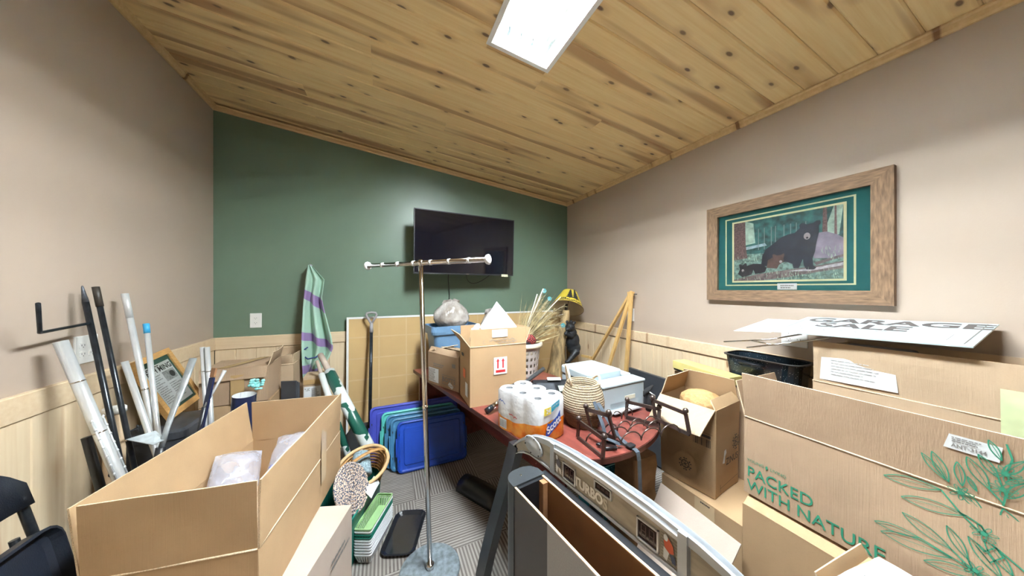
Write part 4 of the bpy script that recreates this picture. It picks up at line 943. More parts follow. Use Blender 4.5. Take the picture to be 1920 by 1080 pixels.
obj('rim', MB().tube([(.132*1.15*math.cos(2*PI*k/28), .132*math.sin(2*PI*k/28), .145) for k in range(28)], .011, 8, closed=True), MT('pale rim splint', (.66,.45,.23), .6, var=.15), bk); obj('handle', MB().tube([(-.145,0,.12)]+[(-.145*math.cos(PI*k/12), 0, .14+.09*math.sin(PI*k/12)) for k in range(13)]+[(.145,0,.12)], .012, 8, flat=.5), m_bk, bk)
ya = thing('yarn_cone', 'grey-blue speckled cone of yarn lying in the splint basket', 'yarn', M=T(-.135,2.05,.385,.2,-.9,.2)); m_ya = MT('speckled grey-blue yarn', (.28,.38,.43), .9, var=.45, scale=120)
obj('winding', MB().lathe([(.05,-.07), (.062,-.06), (.048,.07), (.03,.078)], 24), m_ya, ya); obj('core', MB().lathe([(.018,-.085), (.012,.095)], 12), m_card2, ya)
rug = thing('braided_rug', 'coiled grey and peach braided mat standing in the green tote', 'mat', M=fr((-.165,1.815,.40), (.45,.88,.0), (-.35,.2,.9))); 
rt = NT('braided cord'); v_ = rt.n('ShaderNodeTexCoord').outputs['Object']
rt.set(col=rt.mix(rt.ramp(rt.noise(v_, 140, 1), .47, .5), (.07,.09,.14), (.62,.48,.38)), rough=.95)
for k in range(8): obj('coil', MB().tube([((.014+.0155*k)*math.cos(2*PI*j/40), (.014+.0155*k)*math.sin(2*PI*j/40), .004*math.sin(j*3.1+k)) for j in range(40)], .0088, 7, closed=True), rt.m, rug)
obj('coil', MB().ball((0,0,0), .01, 8), rt.m, rug)
cw = tag(obj('paper_scrap', MB().panel((-.075,1.83,.30), (-.03,1.94,.31), (-.06,1.96,.35), (-.10,1.86,.35), .004, 6, 4, .02, 12), m_paper, None), 'white paper tucked along right rim of the green tote', 'paper')
# snow shovel
sh = thing('snow_shovel', 'grey-handled snow shovel leaning upside against the pin board', 'shovel', (-.12,2.88,0)); m_gy = MT('grey handle plastic', (.33,.32,.33), .4, var=.05)
a, b = V((-.113,3.015,1.13)), V((-.12,2.86,.30)); obj('shaft', MB().tube([a, b], .0145, 12), m_gunm, sh, world=True)
hp = [a+V((0,0,.0)), V((-.113,3.016,1.17)), V((-.145,3.02,1.225)), V((-.158,3.022,1.255)), V((-.15,3.024,1.272)), V((-.113,3.025,1.278)), V((-.076,3.024,1.272)), V((-.068,3.022,1.255)), V((-.081,3.02,1.225)), V((-.113,3.016,1.17))]
obj('grip', MB().tube(hp[1:], .0105, 10), m_gy, sh, world=True); obj('socket', MB().tube([(-.113,3.016,1.18), (-.113,3.005,1.09)], [.014,.018], 12), m_gy, sh, world=True)
sc_ = MB(); rows = []
for j in range(7):
    z = .03+.05*j; row = []
    for i in range(11): u = i/5-1; row.append((-.12+u*.19*(1-.25*max(0,j-4)/2), 2.80+.08*j/6+.05*u*u-.01*j, z-.02*u*u*(j > 4)))
    rows.append(row)
sc_.rings(rows, None, 0, False, True, False); bl = obj('blade', sc_, MT('smoky black plastic', (.05,.055,.06), .2, var=.2), sh, world=True); so = bl.modifiers.new('solid', 'SOLIDIFY'); so.thickness = .006
# black half-round moulding on the carpet
hm = thing('plastic_cover', 'black half-round plastic piece lying on carpet behind hockey scorer', 'cover', (.63,2.03,0)); mb = MB()
q = fr((.555,2.165,0), (.49,-.87,0), (.87,.49,0)); rows = []
for j in range(6):
    x = j/5*.36; rows.append([(x, .085*math.cos(PI*k/12)*(1-.03*(j == 0)), .085*math.sin(PI*k/12)*(1-.1*(j == 0))) for k in range(13)])
mb.rings(rows, q, 0, True, True); obj('shell', mb, m_black, hm, world=True)
# ---------------------------------------------------------------- air hockey cabinet on its side with the scorer arch
HK = fr((.444, 1.014, .25), (.148, -.989, 0), (.989, .148, 0)) @ Matrix.Scale(.8333, 4); FLR = -.3     # built at 1:1.2; FLR is the carpet in these units
hk = thing('hockey_table', 'hollow dark grey air hockey cabinet standing on its side', 'game table', M=HK)
m_hd = MT('dark grey laminate', (.065,.062,.066), .5, var=.06, scale=3); m_hl = MT('silver grey laminate', (.34,.335,.34), .5, var=.08, scale=200); m_mdf = MT('brown hardboard', (.20,.085,.028), .55, var=.15, scale=6); m_raw = MT('raw board edge', (.62,.45,.30), .8, var=.1)
ZT = .60; LN = 1.25
obj('side_panel', MB().box(.03,0,FLR,.262,.010,ZT-.002).box(.262,0,FLR,LN,.010,ZT-.002,mi=1).box(.03,.0005,ZT-.002,LN,.0095,ZT+.001,mi=2), [m_hd, m_hl, m_raw], hk)
obj('side_panel', MB().box(.03,.157,FLR,LN,.168,ZT-.002).box(.03,.1575,ZT-.002,LN,.1675,ZT+.001,mi=1), [m_mdf, m_raw], hk)
obj('inner_lining', MB().box(.045,.0105,FLR,LN,.014,ZT-.004), m_raw, hk)
obj('end_panel', MB().box(.03,.0105,FLR,.044,.1565,ZT-.004), m_black, hk); obj('brace', MB().box(.0445,.13,FLR,.075,.1565,ZT-.006), m_brown, hk); obj('bottom_panel', MB().box(.045,.0145,FLR,LN,.1565,FLR+.02), m_mdf, hk)
pl = [(.03,-.004), (0,-.004)] + [(-.07*math.sin(PI/2*k/8), .066-.07*math.cos(PI/2*k/8)) for k in range(1, 9)] + [(-.07,.11), (-.055,.15), (-.02,.172), (.03,.172)]
obj('corner_cap', MB().prism(pl, FLR, ZT+.006), MT('charcoal moulded cap', (.035,.04,.045), .3, var=.1), hk); obj('screw', MB().lathe([(.006,ZT+.006), (.005,ZT+.008)], 10, T(-.02,.07,0)), m_chrome, hk)
obj('rail', MB().box(.0,.173,FLR,LN,.2025,ZT-.004), m_black, hk)
# scorer
sk = thing('scoreboard_arch', 'silver air hockey scorer arch with two displays and round speakers', 'scoreboard', M=HK); CS = .354
m_sil = MT('silver plastic', (.52,.56,.60), .3, .35, var=.04); m_fac = MT('champagne printed panel', (.40,.36,.29), .35, .25, var=.22, scale=6, stretch=(1,5,5)); m_fr = MT('light silver trim', (.70,.72,.74), .25, .3)
def ztop(s): 
    x = abs(s-CS); P = [(0,.768), (.2,.762), (.35,.745), (.45,.722), (.53,.688), (.6,.638), (.66,.585), (.696,.535)]
    for (a,b), (c,d) in zip(P, P[1:]):
        if x <= c: return b+(d-b)*(x-a)/(c-a)
    return .535
def zbot(s):
    x = abs(s-CS); P = [(0,.606), (.40,.606), (.5,.60), (.58,.575), (.66,.52), (.696,.495)]
    for (a,b), (c,d) in zip(P, P[1:]):
        if x <= c: return b+(d-b)*(x-a)/(c-a)
    return .495
ss = [CS+.696*math.sin(PI/2*(k/24*2-1)) for k in range(25)]
SM = fr((0,.205,0), (1,0,0), (0,0,1)); 
def arch_band(y0, y1, f0, f1, m, name, parent, sr=ss):
    rows = []
    for s in sr:
        a, b = zbot(s), ztop(s); z0, z1 = a+(b-a)*f0(s), a+(b-a)*f1(s); rows.append([(s,y0,z0), (s,y0,z1), (s,y1,z1), (s,y1,z0)])
    return obj(name, MB().rings([r[::-1] for r in rows], sm=False), m, parent)
arch_band(.222, .243, lambda s: 0, lambda s: 1, m_sil, 'shell', sk)
arch_band(.210, .245, lambda s: .80, lambda s: 1.0, m_sil, 'top_rim', sk); arch_band(.207, .222, lambda s: 0, lambda s: .07, m_fr, 'bottom_trim', sk)
mid = [CS-.30+.60*k/12 for k in range(13)]
arch_band(.214, .2225, lambda s: .08, lambda s: .80, m_fac, 'face_panel', sk, mid)
arch_band(.204, .222, lambda s: .76, lambda s: .86, m_fr, 'visor', sk, mid)
for s in (CS-.305, CS+.305): obj('divider', MB().box(s-.014,.2035,zbot(s),s+.014,.222,ztop(s)), m_sil, sk)
for sg in (-1, 1):
    s0 = CS+sg*.465; zc_ = (zbot(s0)+ztop(s0))/2
    arch_band(.216, .2225, lambda s: .12, lambda s: .8, m_fac, 'end_panel', sk, [CS+sg*(.325+.31*k/6) for k in range(7)][::sg])
    q = T(s0, .215, zc_+.004) @ Matrix.Rotation(PI/2, 4, 'X')
    obj('speaker', MB().lathe([(.056,0), (.056,.006), (.052,.01), (.044,.008), (.025,.014), (.001,.016)], 28, q @ Matrix.Diagonal((1.4,.86,1,1))), m_sil, sk)
    for k in range(6): an = 2*PI*k/6+.3; obj('bolt', MB().ball((.069*math.cos(an), .0425*math.sin(an), .009), .0042, 8, q), m_gunm, sk)
def on_face(s, z): return fr((s, .2125, z), (1,0,0), (0,0,1))
def screen(s0, s1, z0, z1, digits):
    for x0,y0,x1,y1 in ((s0,z0,s1,z0+.005), (s0,z1-.005,s1,z1), (s0,z0,s0+.005,z1), (s1-.005,z0,s1,z1)): obj('display_frame', MB().box(x0,.2055,y0,x1,.214,y1), m_fr, sk)
    d = obj('display', MB().box(s0+.005,.2105,z0+.005,s1-.005,.2135,z1-.005), MT('dark red display', (.02,.008,.01), .12, var=0) if 'dark red display' not in bpy.data.materials else bpy.data.materials['dark red display'], sk)
    mb = MB(); n = digits; wd = (s1-s0-.02)/n
    for k in range(n):
        cx = s0+.01+wd*(k+.5); a, b = z0+.016, z1-.016; h = wd*.27
        for seg in (((-h,a),(h,a)), ((-h,(a+b)/2),(h,(a+b)/2)), ((-h,b),(h,b)), ((-h,a),(-h,(a+b)/2)), ((h,a),(h,(a+b)/2)), ((-h,(a+b)/2),(-h,b)), ((h,(a+b)/2),(h,b))):
            stroke(mb, fr((cx,.2104,0),(1,0,0),(0,0,1)), seg, .0035, z=.0003)
    obj('segments', mb, MT('unlit segment', (.06,.03,.03), .3, var=0) if 'unlit segment' not in bpy.data.materials else bpy.data.materials['unlit segment'], d)
screen(CS-.232, CS-.152, .625, .70, 2); screen(CS+.148, CS+.228, .625, .70, 2); screen(CS-.045, CS+.04, .682, .722, 3)
q = HK @ on_face(CS-.082, .652); mb = MB(); mb.text('TURBO', .056, q, bold=.0024, sx=.85, z=.0015); obj('lettering', mb, MT('cream lettering', (.88,.86,.80), .4), sk, world=True)
mb = MB(); mb.text('S', .056, HK @ on_face(CS+.008, .648), bold=.0024, sx=.85, z=.0015); obj('glare_letter', mb, MT('glare-washed lettering', (.62,.57,.47), .4), sk, world=True)  # glare over this letter is put into its colour, closer to the panel tone
for s_, cs_ in ((CS-.265, ((.12,.12,.15), (.75,.73,.7))), (CS+.262, ((.65,.12,.05), (.05,.07,.13)))):
    q = HK @ on_face(s_, .665) @ Matrix.Diagonal((.6,.9,1,1)); mb = MB(); 
    for k in range(9): mb.flat(rect(-.045,-.045+.011*k,.045,-.042+.011*k), q, .0015, 0)
    mb.flat([(-.03,.02), (-.005,.04), (.02,.02), (.025,-.005), (0,-.015), (-.025,0)], q, .002, 1); mb.flat([(0,-.01), (.03,-.015), (.035,-.04), (.015,-.04)], q, .002, 2); mb.flat([(-.03,0), (0,-.012), (-.012,-.045), (-.032,-.04)], q, .0022, 3); mb.flat(circ(-.018,.035,.012), q, .0024, 3)
    obj('player_decal', mb, [MT('grey stripe', (.2,.18,.15), .5, var=0), MT('jersey print', cs_[0], .5), MT('trouser print', cs_[1], .5), m_paper], sk, world=True)
for sg in (-1, 1):
    x0 = CS+sg*.665
    pts = [(-.311,.24,.575), (-.325,.222,.48), (-.36,.19,.3), (-.41,.15,.07), (-.455,.12,-.14), (-.485,.10,-.3)] if sg < 0 else [(x0,.245,.575), (x0+.03,.245,.3), (x0+.06,.24,0), (x0+.08,.235,-.3)]
    rows = [[V(p)+V(o) for o in ((-.045,-.03,0), (.04,-.03,0), (.04,.025,0), (-.045,.025,0))] for p in pts]
    obj('post', MB().rings(rows, sm=False), MT('charcoal post', (.018,.02,.025), .35) if sg < 0 else bpy.data.materials['charcoal post'], sk)
    for k in range(2): obj('bolt', MB().ball((x0-.015+.03*k,.217,.56+.012*k), .006, 8), m_gunm, sk)

# ---------------------------------------------------------------- bear picture on the right wall
PF = fr((XR, 1.347, 1.42), (0,-1,0), (0,0,1)); pf = thing('picture_frame', 'barnwood-framed bear family print with green mat on right wall', 'picture', M=PF); FWd, FHt, fb = .845, .655, .071
m_barn = MT('barnwood', (.19,.115,.065), .8, var=.4, scale=9, stretch=(2,14,14), bump=.5, bscale=90); m_barn2 = MT('barnwood upright', (.19,.115,.065), .8, var=.4, scale=9, stretch=(14,2,14), bump=.5, bscale=90)
for poly, m_ in (([(0,FHt), (fb,FHt-fb), (FWd-fb,FHt-fb), (FWd,FHt)], m_barn), ([(0,0), (FWd,0), (FWd-fb,fb), (fb,fb)], m_barn), ([(0,0), (fb,fb), (fb,FHt-fb), (0,FHt)], m_barn2), ([(FWd,0), (FWd,FHt), (FWd-fb,FHt-fb), (FWd-fb,fb)], m_barn2)):
    mb = MB(); mb.prism(poly if (poly[0][0]*(poly[1][1]-poly[2][1])+poly[1][0]*(poly[2][1]-poly[0][1])+poly[2][0]*(poly[0][1]-poly[1][1])) > 0 else poly[::-1], .0, .032); obj('frame_rail', mb, m_, pf)
m_mat = MT('teal green mat', (.01,.105,.105), .85, var=.03); m_gold = MT('gold line', (.68,.62,.36), .5)
obj('mat', MB().box(fb-.005,fb-.005,.004,FWd-fb+.005,FHt-fb+.005,.010), m_mat, pf)
def line_rect(x0,y0,x1,y1,w_,z): 
    for a in ((x0,y0,x1,y0+w_), (x0,y1-w_,x1,y1), (x0,y0+w_,x0+w_,y1-w_), (x1-w_,y0+w_,x1,y1-w_)): obj('gold_line', MB().box(a[0],a[1],.010,a[2],a[3],z), m_gold, pf)
line_rect(.115,.1,.7225,.557,.008,.0115); line_rect(.158,.122,.69,.53,.011,.0115)
px0, py0, pw, ph = .169, .133, .51, .386
q = PF @ T(px0, py0, .0105)
def prt(name, col, polys, z, **k):
    mb = MB(); [mb.flat([(x*pw, y*ph) for x, y in p], q, z) for p in polys]; return obj(name, mb, MT('print '+name, col, .6, **k), pf, world=True)
prt('forest', (.022,.085,.08), [rect(0,.35,1,1)], .0004, var=.75, scale=26, stretch=(1,1,.5))
prt('meadow', (.14,.22,.19), [[(0,0), (1,0), (1,.45), (.6,.42), (.15,.45), (0,.5)]], .0008, var=.7, scale=55)
prt('pale_sky', (.34,.46,.38), [[(.12,.6), (.24,.62), (.22,.95), (.14,1), (.10,1)], [(.85,.62), (.97,.6), (1,1), (.93,1)]], .0006, var=.4, scale=30)
prt('tree_trunk', (.13,.075,.07), [[(0,.36), (.155,.38), (.135,.6), (.13,1), (0,1)], [(.845,.62), (.885,.62), (.88,1), (.85,1)], [(.935,.6), (.955,.6), (.95,1), (.937,1)]], .0012, var=.5, scale=30, stretch=(4,4,1))
prt('thin_trunk', (.16,.2,.2), [rect(x,.5,x+.008,.85) for x in (.27,.33,.40,.44,.52,.58,.63,.71)], .0011)
prt('lake', (.28,.36,.42), [[(.14,.52), (.36,.56), (.34,.60), (.14,.57)]], .0012, var=.4, scale=40)
prt('boulder', (.26,.225,.29), [[(.78,.30), (1,.28), (1,.55), (.96,.60), (.88,.66), (.80,.66), (.76,.5)]], .0014, var=.35, scale=20)
prt('log', (.15,.11,.11), [[(0,.02), (.25,.10), (.6,.16), (.85,.20), (1,.24), (1,.14), (.8,.10), (.55,.04), (.3,.0), (0,0)], [(.78,.24), (1,.33), (1,.30), (.8,.20)]], .0018, var=.45, scale=40, stretch=(1,1,3))
prt('log_light', (.5,.47,.5), [[(.55,.13), (.8,.17), (1,.22), (1,.18), (.75,.12)]], .002, var=.4, scale=60)
prt('mother_bear', (.012,.013,.022), [[(.30,.22), (.315,.40), (.35,.50), (.42,.57), (.50,.66), (.56,.69), (.62,.70), (.665,.76), (.66,.80), (.675,.83), (.70,.825), (.72,.80), (.78,.81), (.80,.835), (.83,.83), (.835,.79), (.82,.76), (.82,.66), (.80,.52), (.79,.40), (.77,.30), (.775,.2), (.80,.165), (.78,.14), (.72,.145), (.70,.20), (.69,.30), (.67,.22), (.655,.17), (.61,.17), (.60,.24), (.54,.28), (.44,.24)]], .0022, var=.5, scale=25)
prt('bear_cub', (.018,.015,.02), [[(.05,.12), (.07,.20), (.06,.28), (.075,.29), (.10,.265), (.13,.30), (.145,.295), (.15,.25), (.22,.28), (.30,.27), (.36,.20), (.34,.13), (.24,.11), (.22,.18), (.20,.10), (.10,.06)]], .0024, var=.4, scale=40)
prt('brown_cub', (.085,.045,.035), [[(.36,.20), (.37,.32), (.42,.36), (.415,.40), (.43,.41), (.46,.385), (.50,.39), (.525,.41), (.53,.38), (.52,.34), (.525,.28), (.48,.24), (.46,.18)]], .0026, var=.3, scale=40)
prt('muzzle', (.42,.36,.36), [[(x*.028+.725, y*.05+.63) for x, y in circ(0,0,1)], [(x*.014+.105, y*.022+.175) for x, y in circ(0,0,1)], [(x*.014+.495, y*.02+.285) for x, y in circ(0,0,1)]], .003)
prt('eye_and_nose', (.004,.004,.006), [[(x*.010+.727, y*.014+.605) for x, y in circ(0,0,1)], [(x*.005+.705, y*.008+.71) for x, y in circ(0,0,1)], [(x*.005+.752, y*.008+.71) for x, y in circ(0,0,1)], [(x*.005+.107, y*.008+.165) for x, y in circ(0,0,1)]], .0034)
mb = MB(); rr = random.Random(3)
for k in range(170):
    x, y_ = rr.random(), rr.choice((rr.uniform(0,.12), rr.uniform(.25,.42))); h = rr.uniform(.03,.08); e = rr.uniform(-.012,.012)
    if .3 < x < .82 and y_ > .15: continue
    if x < .35 and .05 < y_ < .3: continue
    mb.flat([(x*pw,y_*ph), ((x+.004)*pw,y_*ph), ((x+e)*pw,(y_+h)*ph)], q, .0028)
obj('grass_print', mb, MT('print grass', (.45,.58,.44), .6, var=.4, scale=30), pf, world=True)
obj('caption_plate', MB().box(.405,.075,.0115,.495,.112,.013), m_paper, pf); mb = MB(); lines_of_print(mb, PF @ T(0,0,.0125), .42, .485, .08, .105, 2, rr); obj('caption_print', mb, m_inkg, pf, world=True)
gl = NT('picture glazing'); gl.set(col=(1,1,1), rough=.02, tr=1., ior=1.15); obj('glass', MB().flat(rect(fb-.005,fb-.005,FWd-fb+.005,FHt-fb+.005), None, .02), gl.m, pf)

# ---------------------------------------------------------------- corner: bear lamp, easel, folded table
M_ = T(1.735, 2.80, 0, .1); carton('cardboard_box', 'plain low box in the back right corner under the bear lamp', M_, .24, .26, .45, m_card, top=True, seed=81)
lp = thing('table_lamp', 'driftwood lamp with a climbing black bear and yellow shade', 'lamp', (1.75,2.77,.456)); m_drift = MT('driftwood', (.42,.30,.15), .8, var=.55, scale=7, stretch=(5,5,1), bump=.5, bscale=40)
tr_ = []; rows = []
for j in range(15):
    v = j/14; c_ = V((1.745+.15*v**1.15+.012*math.sin(v*9), 2.78-.02*v, .456+.80*v)); r_ = .085*(1-v)**.8*.75+.036; row = []
    for k in range(14): a_ = 2*PI*k/14; w_ = 1+.22*noise.noise(V((math.cos(a_)*1.5, math.sin(a_)*1.5, v*5))); row.append(c_+V((math.cos(a_)*r_*w_, math.sin(a_)*r_*w_, 0)))
    rows.append(row)
obj('trunk', MB().rings(rows), m_drift, lp, world=True); obj('branch_stub', MB().tube([(1.86,2.76,.88), (1.98,2.71,.83), (2.0,2.70,.835)], [.022,.018,.014], 9), m_drift, lp, world=True)
# bear: ellipsoids fused by a voxel remesh into one body
bb = MB(); B0 = V((1.925,2.70,.905))
def blob(dx, dy, dz, r, sc=(1,1,1), ry=0): bb.ball(B0+V((dx,dy,dz)), r, 14, sc=sc, R=Matrix.Rotation(ry, 3, 'Y'))
blob(.02,0,0,.085,(.95,.85,1.25), .15); blob(.035,.0,-.07,.082,(1,.9,.95)); blob(-.005,-.01,.10,.066,(1,.9,.9)); blob(-.03,-.02,.165,.058,(1,.95,.95)); blob(-.075,-.045,.15,.030,(1.2,.9,.8)); blob(.005,.01,.222,.019); blob(-.045,.02,.222,.019); blob(.02,-.03,.215,.019)
for k in range(5): blob(-.03-.018*k,-.045,.07+.008*k,.030-.002*k)
for k in range(5): blob(.03-.024*k,-.05,-.11-.022*k,.042-.004*k)
blob(-.085,-.055,-.205,.026,(1.5,.9,.7))
bo = obj('bear', bb, MT('black bear resin', (.012,.014,.018), .5, var=.2, bump=.5, bscale=90), lp, world=True); rm = bo.modifiers.new('fuse', 'REMESH'); rm.mode = 'VOXEL'; rm.voxel_size = .007; rm.use_smooth_shade = True
obj('eye', MB().ball(B0+V((-.068,-.065,.185)), .006, 8), m_ink, lp, world=True); obj('nose', MB().ball(B0+V((-.108,-.055,.15)), .01, 8), m_ink, lp, world=True)
obj('socket', MB().tube([(1.893,2.755,1.25), (1.90,2.752,1.33)], .018, 12), m_black, lp, world=True)
SHM = Matrix.Translation((1.905,2.75,1.275)) @ Matrix.Rotation(math.radians(26), 4, 'Y') @ Matrix.Rotation(math.radians(-20), 4, 'X')
R0, R1, HS = .185, .085, .215
sh_ = NT('yellow shade paper'); sh_.set(col=(.72,.56,.06), rough=.6); shi = MT('cream shade lining', (.62,.55,.42), .7, var=.03)
obj('lamp_shade', MB().lathe([(R0,0), (R1,HS)], 40, SHM, caps=False).lathe([(R1-.002,HS), (R0-.002,.001)], 40, SHM, mi=1, caps=False), [sh_.m, shi], lp, world=True)
for r_, z_ in ((R0,.002), (R1,HS-.002)): obj('shade_ring', MB().tube([(r_*math.cos(2*PI*k/40), r_*math.sin(2*PI*k/40), z_) for k in range(40)], .003, 6, SHM, closed=True), m_barn, lp, world=True)
obj('harp', MB().tube([(0,0,.05), (.0,0,HS-.01)], .003, 6, SHM).tube([(-R1,0,HS-.005), (R1,0,HS-.005)], .002, 5, SHM), m_gunm, lp, world=True)
def cone_pt(a_, h): r_ = R0+(R1-R0)*h/HS+.0022; return SHM @ V((r_*math.cos(a_), r_*math.sin(a_), h))
def cone_poly(mb, pts, a0):     # pts in metres on the shade (x around, y up)
    mb.add([cone_pt(a0+x/.16, y) for x, y in pts], [range(len(pts))])
mb = MB(); A0 = -2.05
def pine_tree(x, h0, s_): 
    cone_poly(mb, [(x-.003,h0), (x+.003,h0), (x+.003,h0+.03*s_), (x-.003,h0+.03*s_)], A0)
    for k in range(4): w_ = (.036-.006*k)*s_; y_ = h0+(.022+.026*k)*s_; cone_poly(mb, [(x-w_,y_), (x,y_-.006), (x+w_,y_), (x+w_*.35,y_+.03*s_), (x-w_*.35,y_+.03*s_)], A0)
pine_tree(-.02,.04,1.25); pine_tree(.06,.04,1.4); pine_tree(-.30,.035,1); pine_tree(.36,.035,1.1); pine_tree(.43,.035,.9)
for k in range(44):
    a_ = -PI*.16+k*.0; x = -.5+k*.0225; y_ = .026+.006*math.sin(k*1.7); cone_poly(mb, [(x,y_-.007), (x+.02,y_-.006), (x+.024,y_+.005+.004*math.sin(k*2.3)), (x+.004,y_+.007)], A0)
for k in range(3): cone_poly(mb, [(-.115+.02*k,.04), (-.095+.02*k,.04), (-.10+.02*k,.06), (-.11+.02*k,.058)], A0)
obj('tree_silhouettes', mb, m_ink, lp, world=True)
ez = thing('easel', 'folding wooden display easel leaning on the right wall', 'easel', (2.0,2.3,0)); m_ez = MT('varnished pine easel', (.66,.42,.16), .4, var=.12, scale=12, stretch=(3,3,1))
ap_ = V((2.135,2.035,1.467))
for k, (ft, dx) in enumerate((((1.966,2.944,0), 0), ((1.873,2.357,0), -.0), ((2.045,2.075,0), .0))):
    a, b = ap_+V((-.012*k,-.012*k,-.004*k)), V(ft); q = fr(a, b-a, (0,1,0) if k else (1,0,0)); obj('leg', MB().box(-.01,-.016,-.010,(b-a).length,.016,.010,q), m_ez, ez, world=True)
obj('ledge', MB().box(0,-.012,-.012,.13,.012,.012,fr((2.045,2.50,.755),(-.25,.95,.0),(0,0,1))), m_ez, ez, world=True); obj('hinge', MB().box(2.11,2.01,1.44,2.15,2.06,1.472), m_ez, ez, world=True); obj('pin', MB().tube([(2.12,2.02,1.45), (2.155,1.985,1.45)], .004, 6), m_gunm, ez, world=True)
ft_ = thing('folding_table', 'black folded table standing along the right wainscot behind printer', 'table', (2.12,1.72,0))
obj('top', MB().rbox(2.085,1.44,.02,2.115,2.02,.765,.008), m_bin, ft_, world=True); 
for y_ in (1.5, 1.95): obj('leg', MB().tube([(2.135,y_,.0), (2.135,y_,.7)], .011, 8), m_gunm, ft_, world=True)

# ---------------------------------------------------------------- cartons on the right
G_M = T(1.675, .985, 0); G = carton('cardboard_box', 'closed flat-topped box on floor carrying the open leaf-logo box', G_M, .364, .416, .415, m_card, top=True, amp=.0015, seed=91)
q = face(G_M, .364, .416, 'x-', .02, .36, .004); decal(G, 'tape', q, [(rect(-.03,-.05,.07,.055), 0)], [m_tape]); mb = MB(); rg = random.Random(12); lines_of_print(mb, q, .0, .06, .035, .05, 1, rg); obj('print', mb, m_ink, G, world=True)
Z_M = T(1.66, 1.087, .42, math.radians(8)); Z = carton('cardboard_box', 'open box printed ZINUS with drooping pale flap beside the desk', Z_M, .262, .285, .455, m_card, {'x-': (.165, 128, .012, .012), 'x+': (.12, -12, .01), 'y+': (.12, -20), 'y-': (.055, -35, .02)}, amp=.006, seed=101, taper=.006)
for o in Z.children:
    if o.name.startswith('flap'): o.data.materials[0] = m_card2; break
q = face(Z_M, .262, .285, 'y-', 0, 0, .009); mb = MB(); mb.text('ZINUS', .05, q @ T(.035,.165,0), bold=.0006, z=.001)
def sprig(mb, M, s_, mi=0):
    for k in range(6):
        an = PI/6+k*PI/3; stroke(mb, M, [(0,0), (.6*s_*math.cos(an), .6*s_*math.sin(an)), (s_*math.cos(an+.15), s_*math.sin(an+.15))], s_*.09, mi)
        for g_ in (.45, .8): 
            for e_ in (-.5, .5): c_ = V((s_*g_*math.cos(an)+s_*.2*math.cos(an+e_*2.2), s_*g_*math.sin(an)+s_*.2*math.sin(an+e_*2.2))); mb.flat(circ(c_.x, c_.y, s_*.13, s_*.09, 8), M, .0013, mi)
sprig(mb, q @ T(.08,.245,0), .042); stroke(mb, q, [(-.10,.05), (.1,.06)], .002); stroke(mb, q, [(-.10,.03), (-.10,.07)], .003); obj('print', mb, m_ink, Z, world=True)
decal(Z, 'torn_paper', q, [([(-.075,.17), (-.05,.165), (-.045,.2), (-.03,.215), (-.035,.235), (-.055,.23), (-.06,.2)], 0)], [m_paper])
q = face(Z_M, .262, .285, 'x-', 0, 0, .011); mb = MB()
for k in range(22): 
    stroke(mb, q, [(-.135,.02+.0098*k), (.135,.018+.0098*k)], .0022, 1)
mb.flat(circ(.0,.115,.062,.062,28), q, .0016, 2); sprig(mb, q @ T(0,.115,.0012), .034, 0)
for k in range(24): mb.flat(rect(.04+k*.0036,.255,.04+k*.0036+rg.choice((.001,.0024)),.295), q, .0012, 0)
for k in range(16): mb.flat(rect(.04+k*.0054,.303,.0445+k*.0054,.317), q, .0012, 0)
stroke(mb, q, [(-.13,.335), (.135,.325)], .0015, 0); lines_of_print(mb, q, -.12, .02, .255, .315, 6, rg, 1); lines_of_print(mb, q, -.12, .0, .34, .375, 3, rg, 0)
obj('side_print', mb, [m_ink, MT('faint brown ink', (.36,.24,.13), .8, var=0), m_card], Z, world=True)
tag(obj('crumpled_paper', MB().ball((1.665,1.07,.855), .105, 16, sc=(1,1.1,.6)), MT('tan packing paper', (.50,.29,.12), .8, var=.2, bump=.8, bscale=30, bd=.02), None, world=True, at=(1.665,1.07,.8)), 'crumpled tan paper filling the open ZINUS box', 'paper')
K_M = T(2.005, 1.095, 0); carton('cardboard_box', 'tall box against the wainscot under the black roaster', K_M, .29, .58, .925, m_card3, top=True, seed=111)
yb = thing('game_box', 'flat pale yellow box lying on top behind the ZINUS box', 'box', M=T(1.875, 1.19, .934, -.08, .03)); m_yb = MT('pale yellow card', (.62,.53,.20), .6, var=.1, scale=5)
obj('lid', MB().rbox(-.055,-.19,.012,.055,.19,.062,.004), m_yb, yb); obj('tray', MB().rbox(-.05,-.185,0,.05,.185,.014,.004), m_black, yb)
rp = thing('roaster_pan', 'black speckled enamel roasting pan on tall box by right wall', 'pan', M=T(2.03, .935, .93)); en = NT('speckled enamel'); v_ = en.obj(); 
en.set(col=en.mix(en.math('LESS_THAN', en.n('ShaderNodeTexVoronoi', {'Vector': v_, 'Scale': 120.}).outputs[0], .12), (.012,.02,.028), (.5,.55,.58)), rough=.12)
obj('pan', rr_rings(MB(), [(.07,.14,.05,0), (.09,.165,.06,.02), (.103,.18,.06,.165), (.1,.177,.058,.165), (.088,.162,.055,.025), (.07,.14,.05,.01)]), en.m, rp); obj('rim', rr_rings(MB(), [(.1,.177,.06,.163), (.112,.19,.065,.165), (.113,.191,.065,.171), (.1,.177,.06,.173)], caps=False), m_gunm, rp)
obj('handle', MB().tube([(-.1,.075,.135), (-.125,.07,.14), (-.13,.04,.142), (-.13,-.0,.142), (-.125,-.03,.14), (-.1,-.035,.135)], .007, 8), m_gunm, rp)
H_M = T(1.617, .325, 0); Hb = carton('cardboard_box', 'plain kraft box under the leaf-printed box, flap edge showing', H_M, .365, .84, .562, m_card, {'x-': (.06, -58)}, top=True, amp=.002, seed=121)
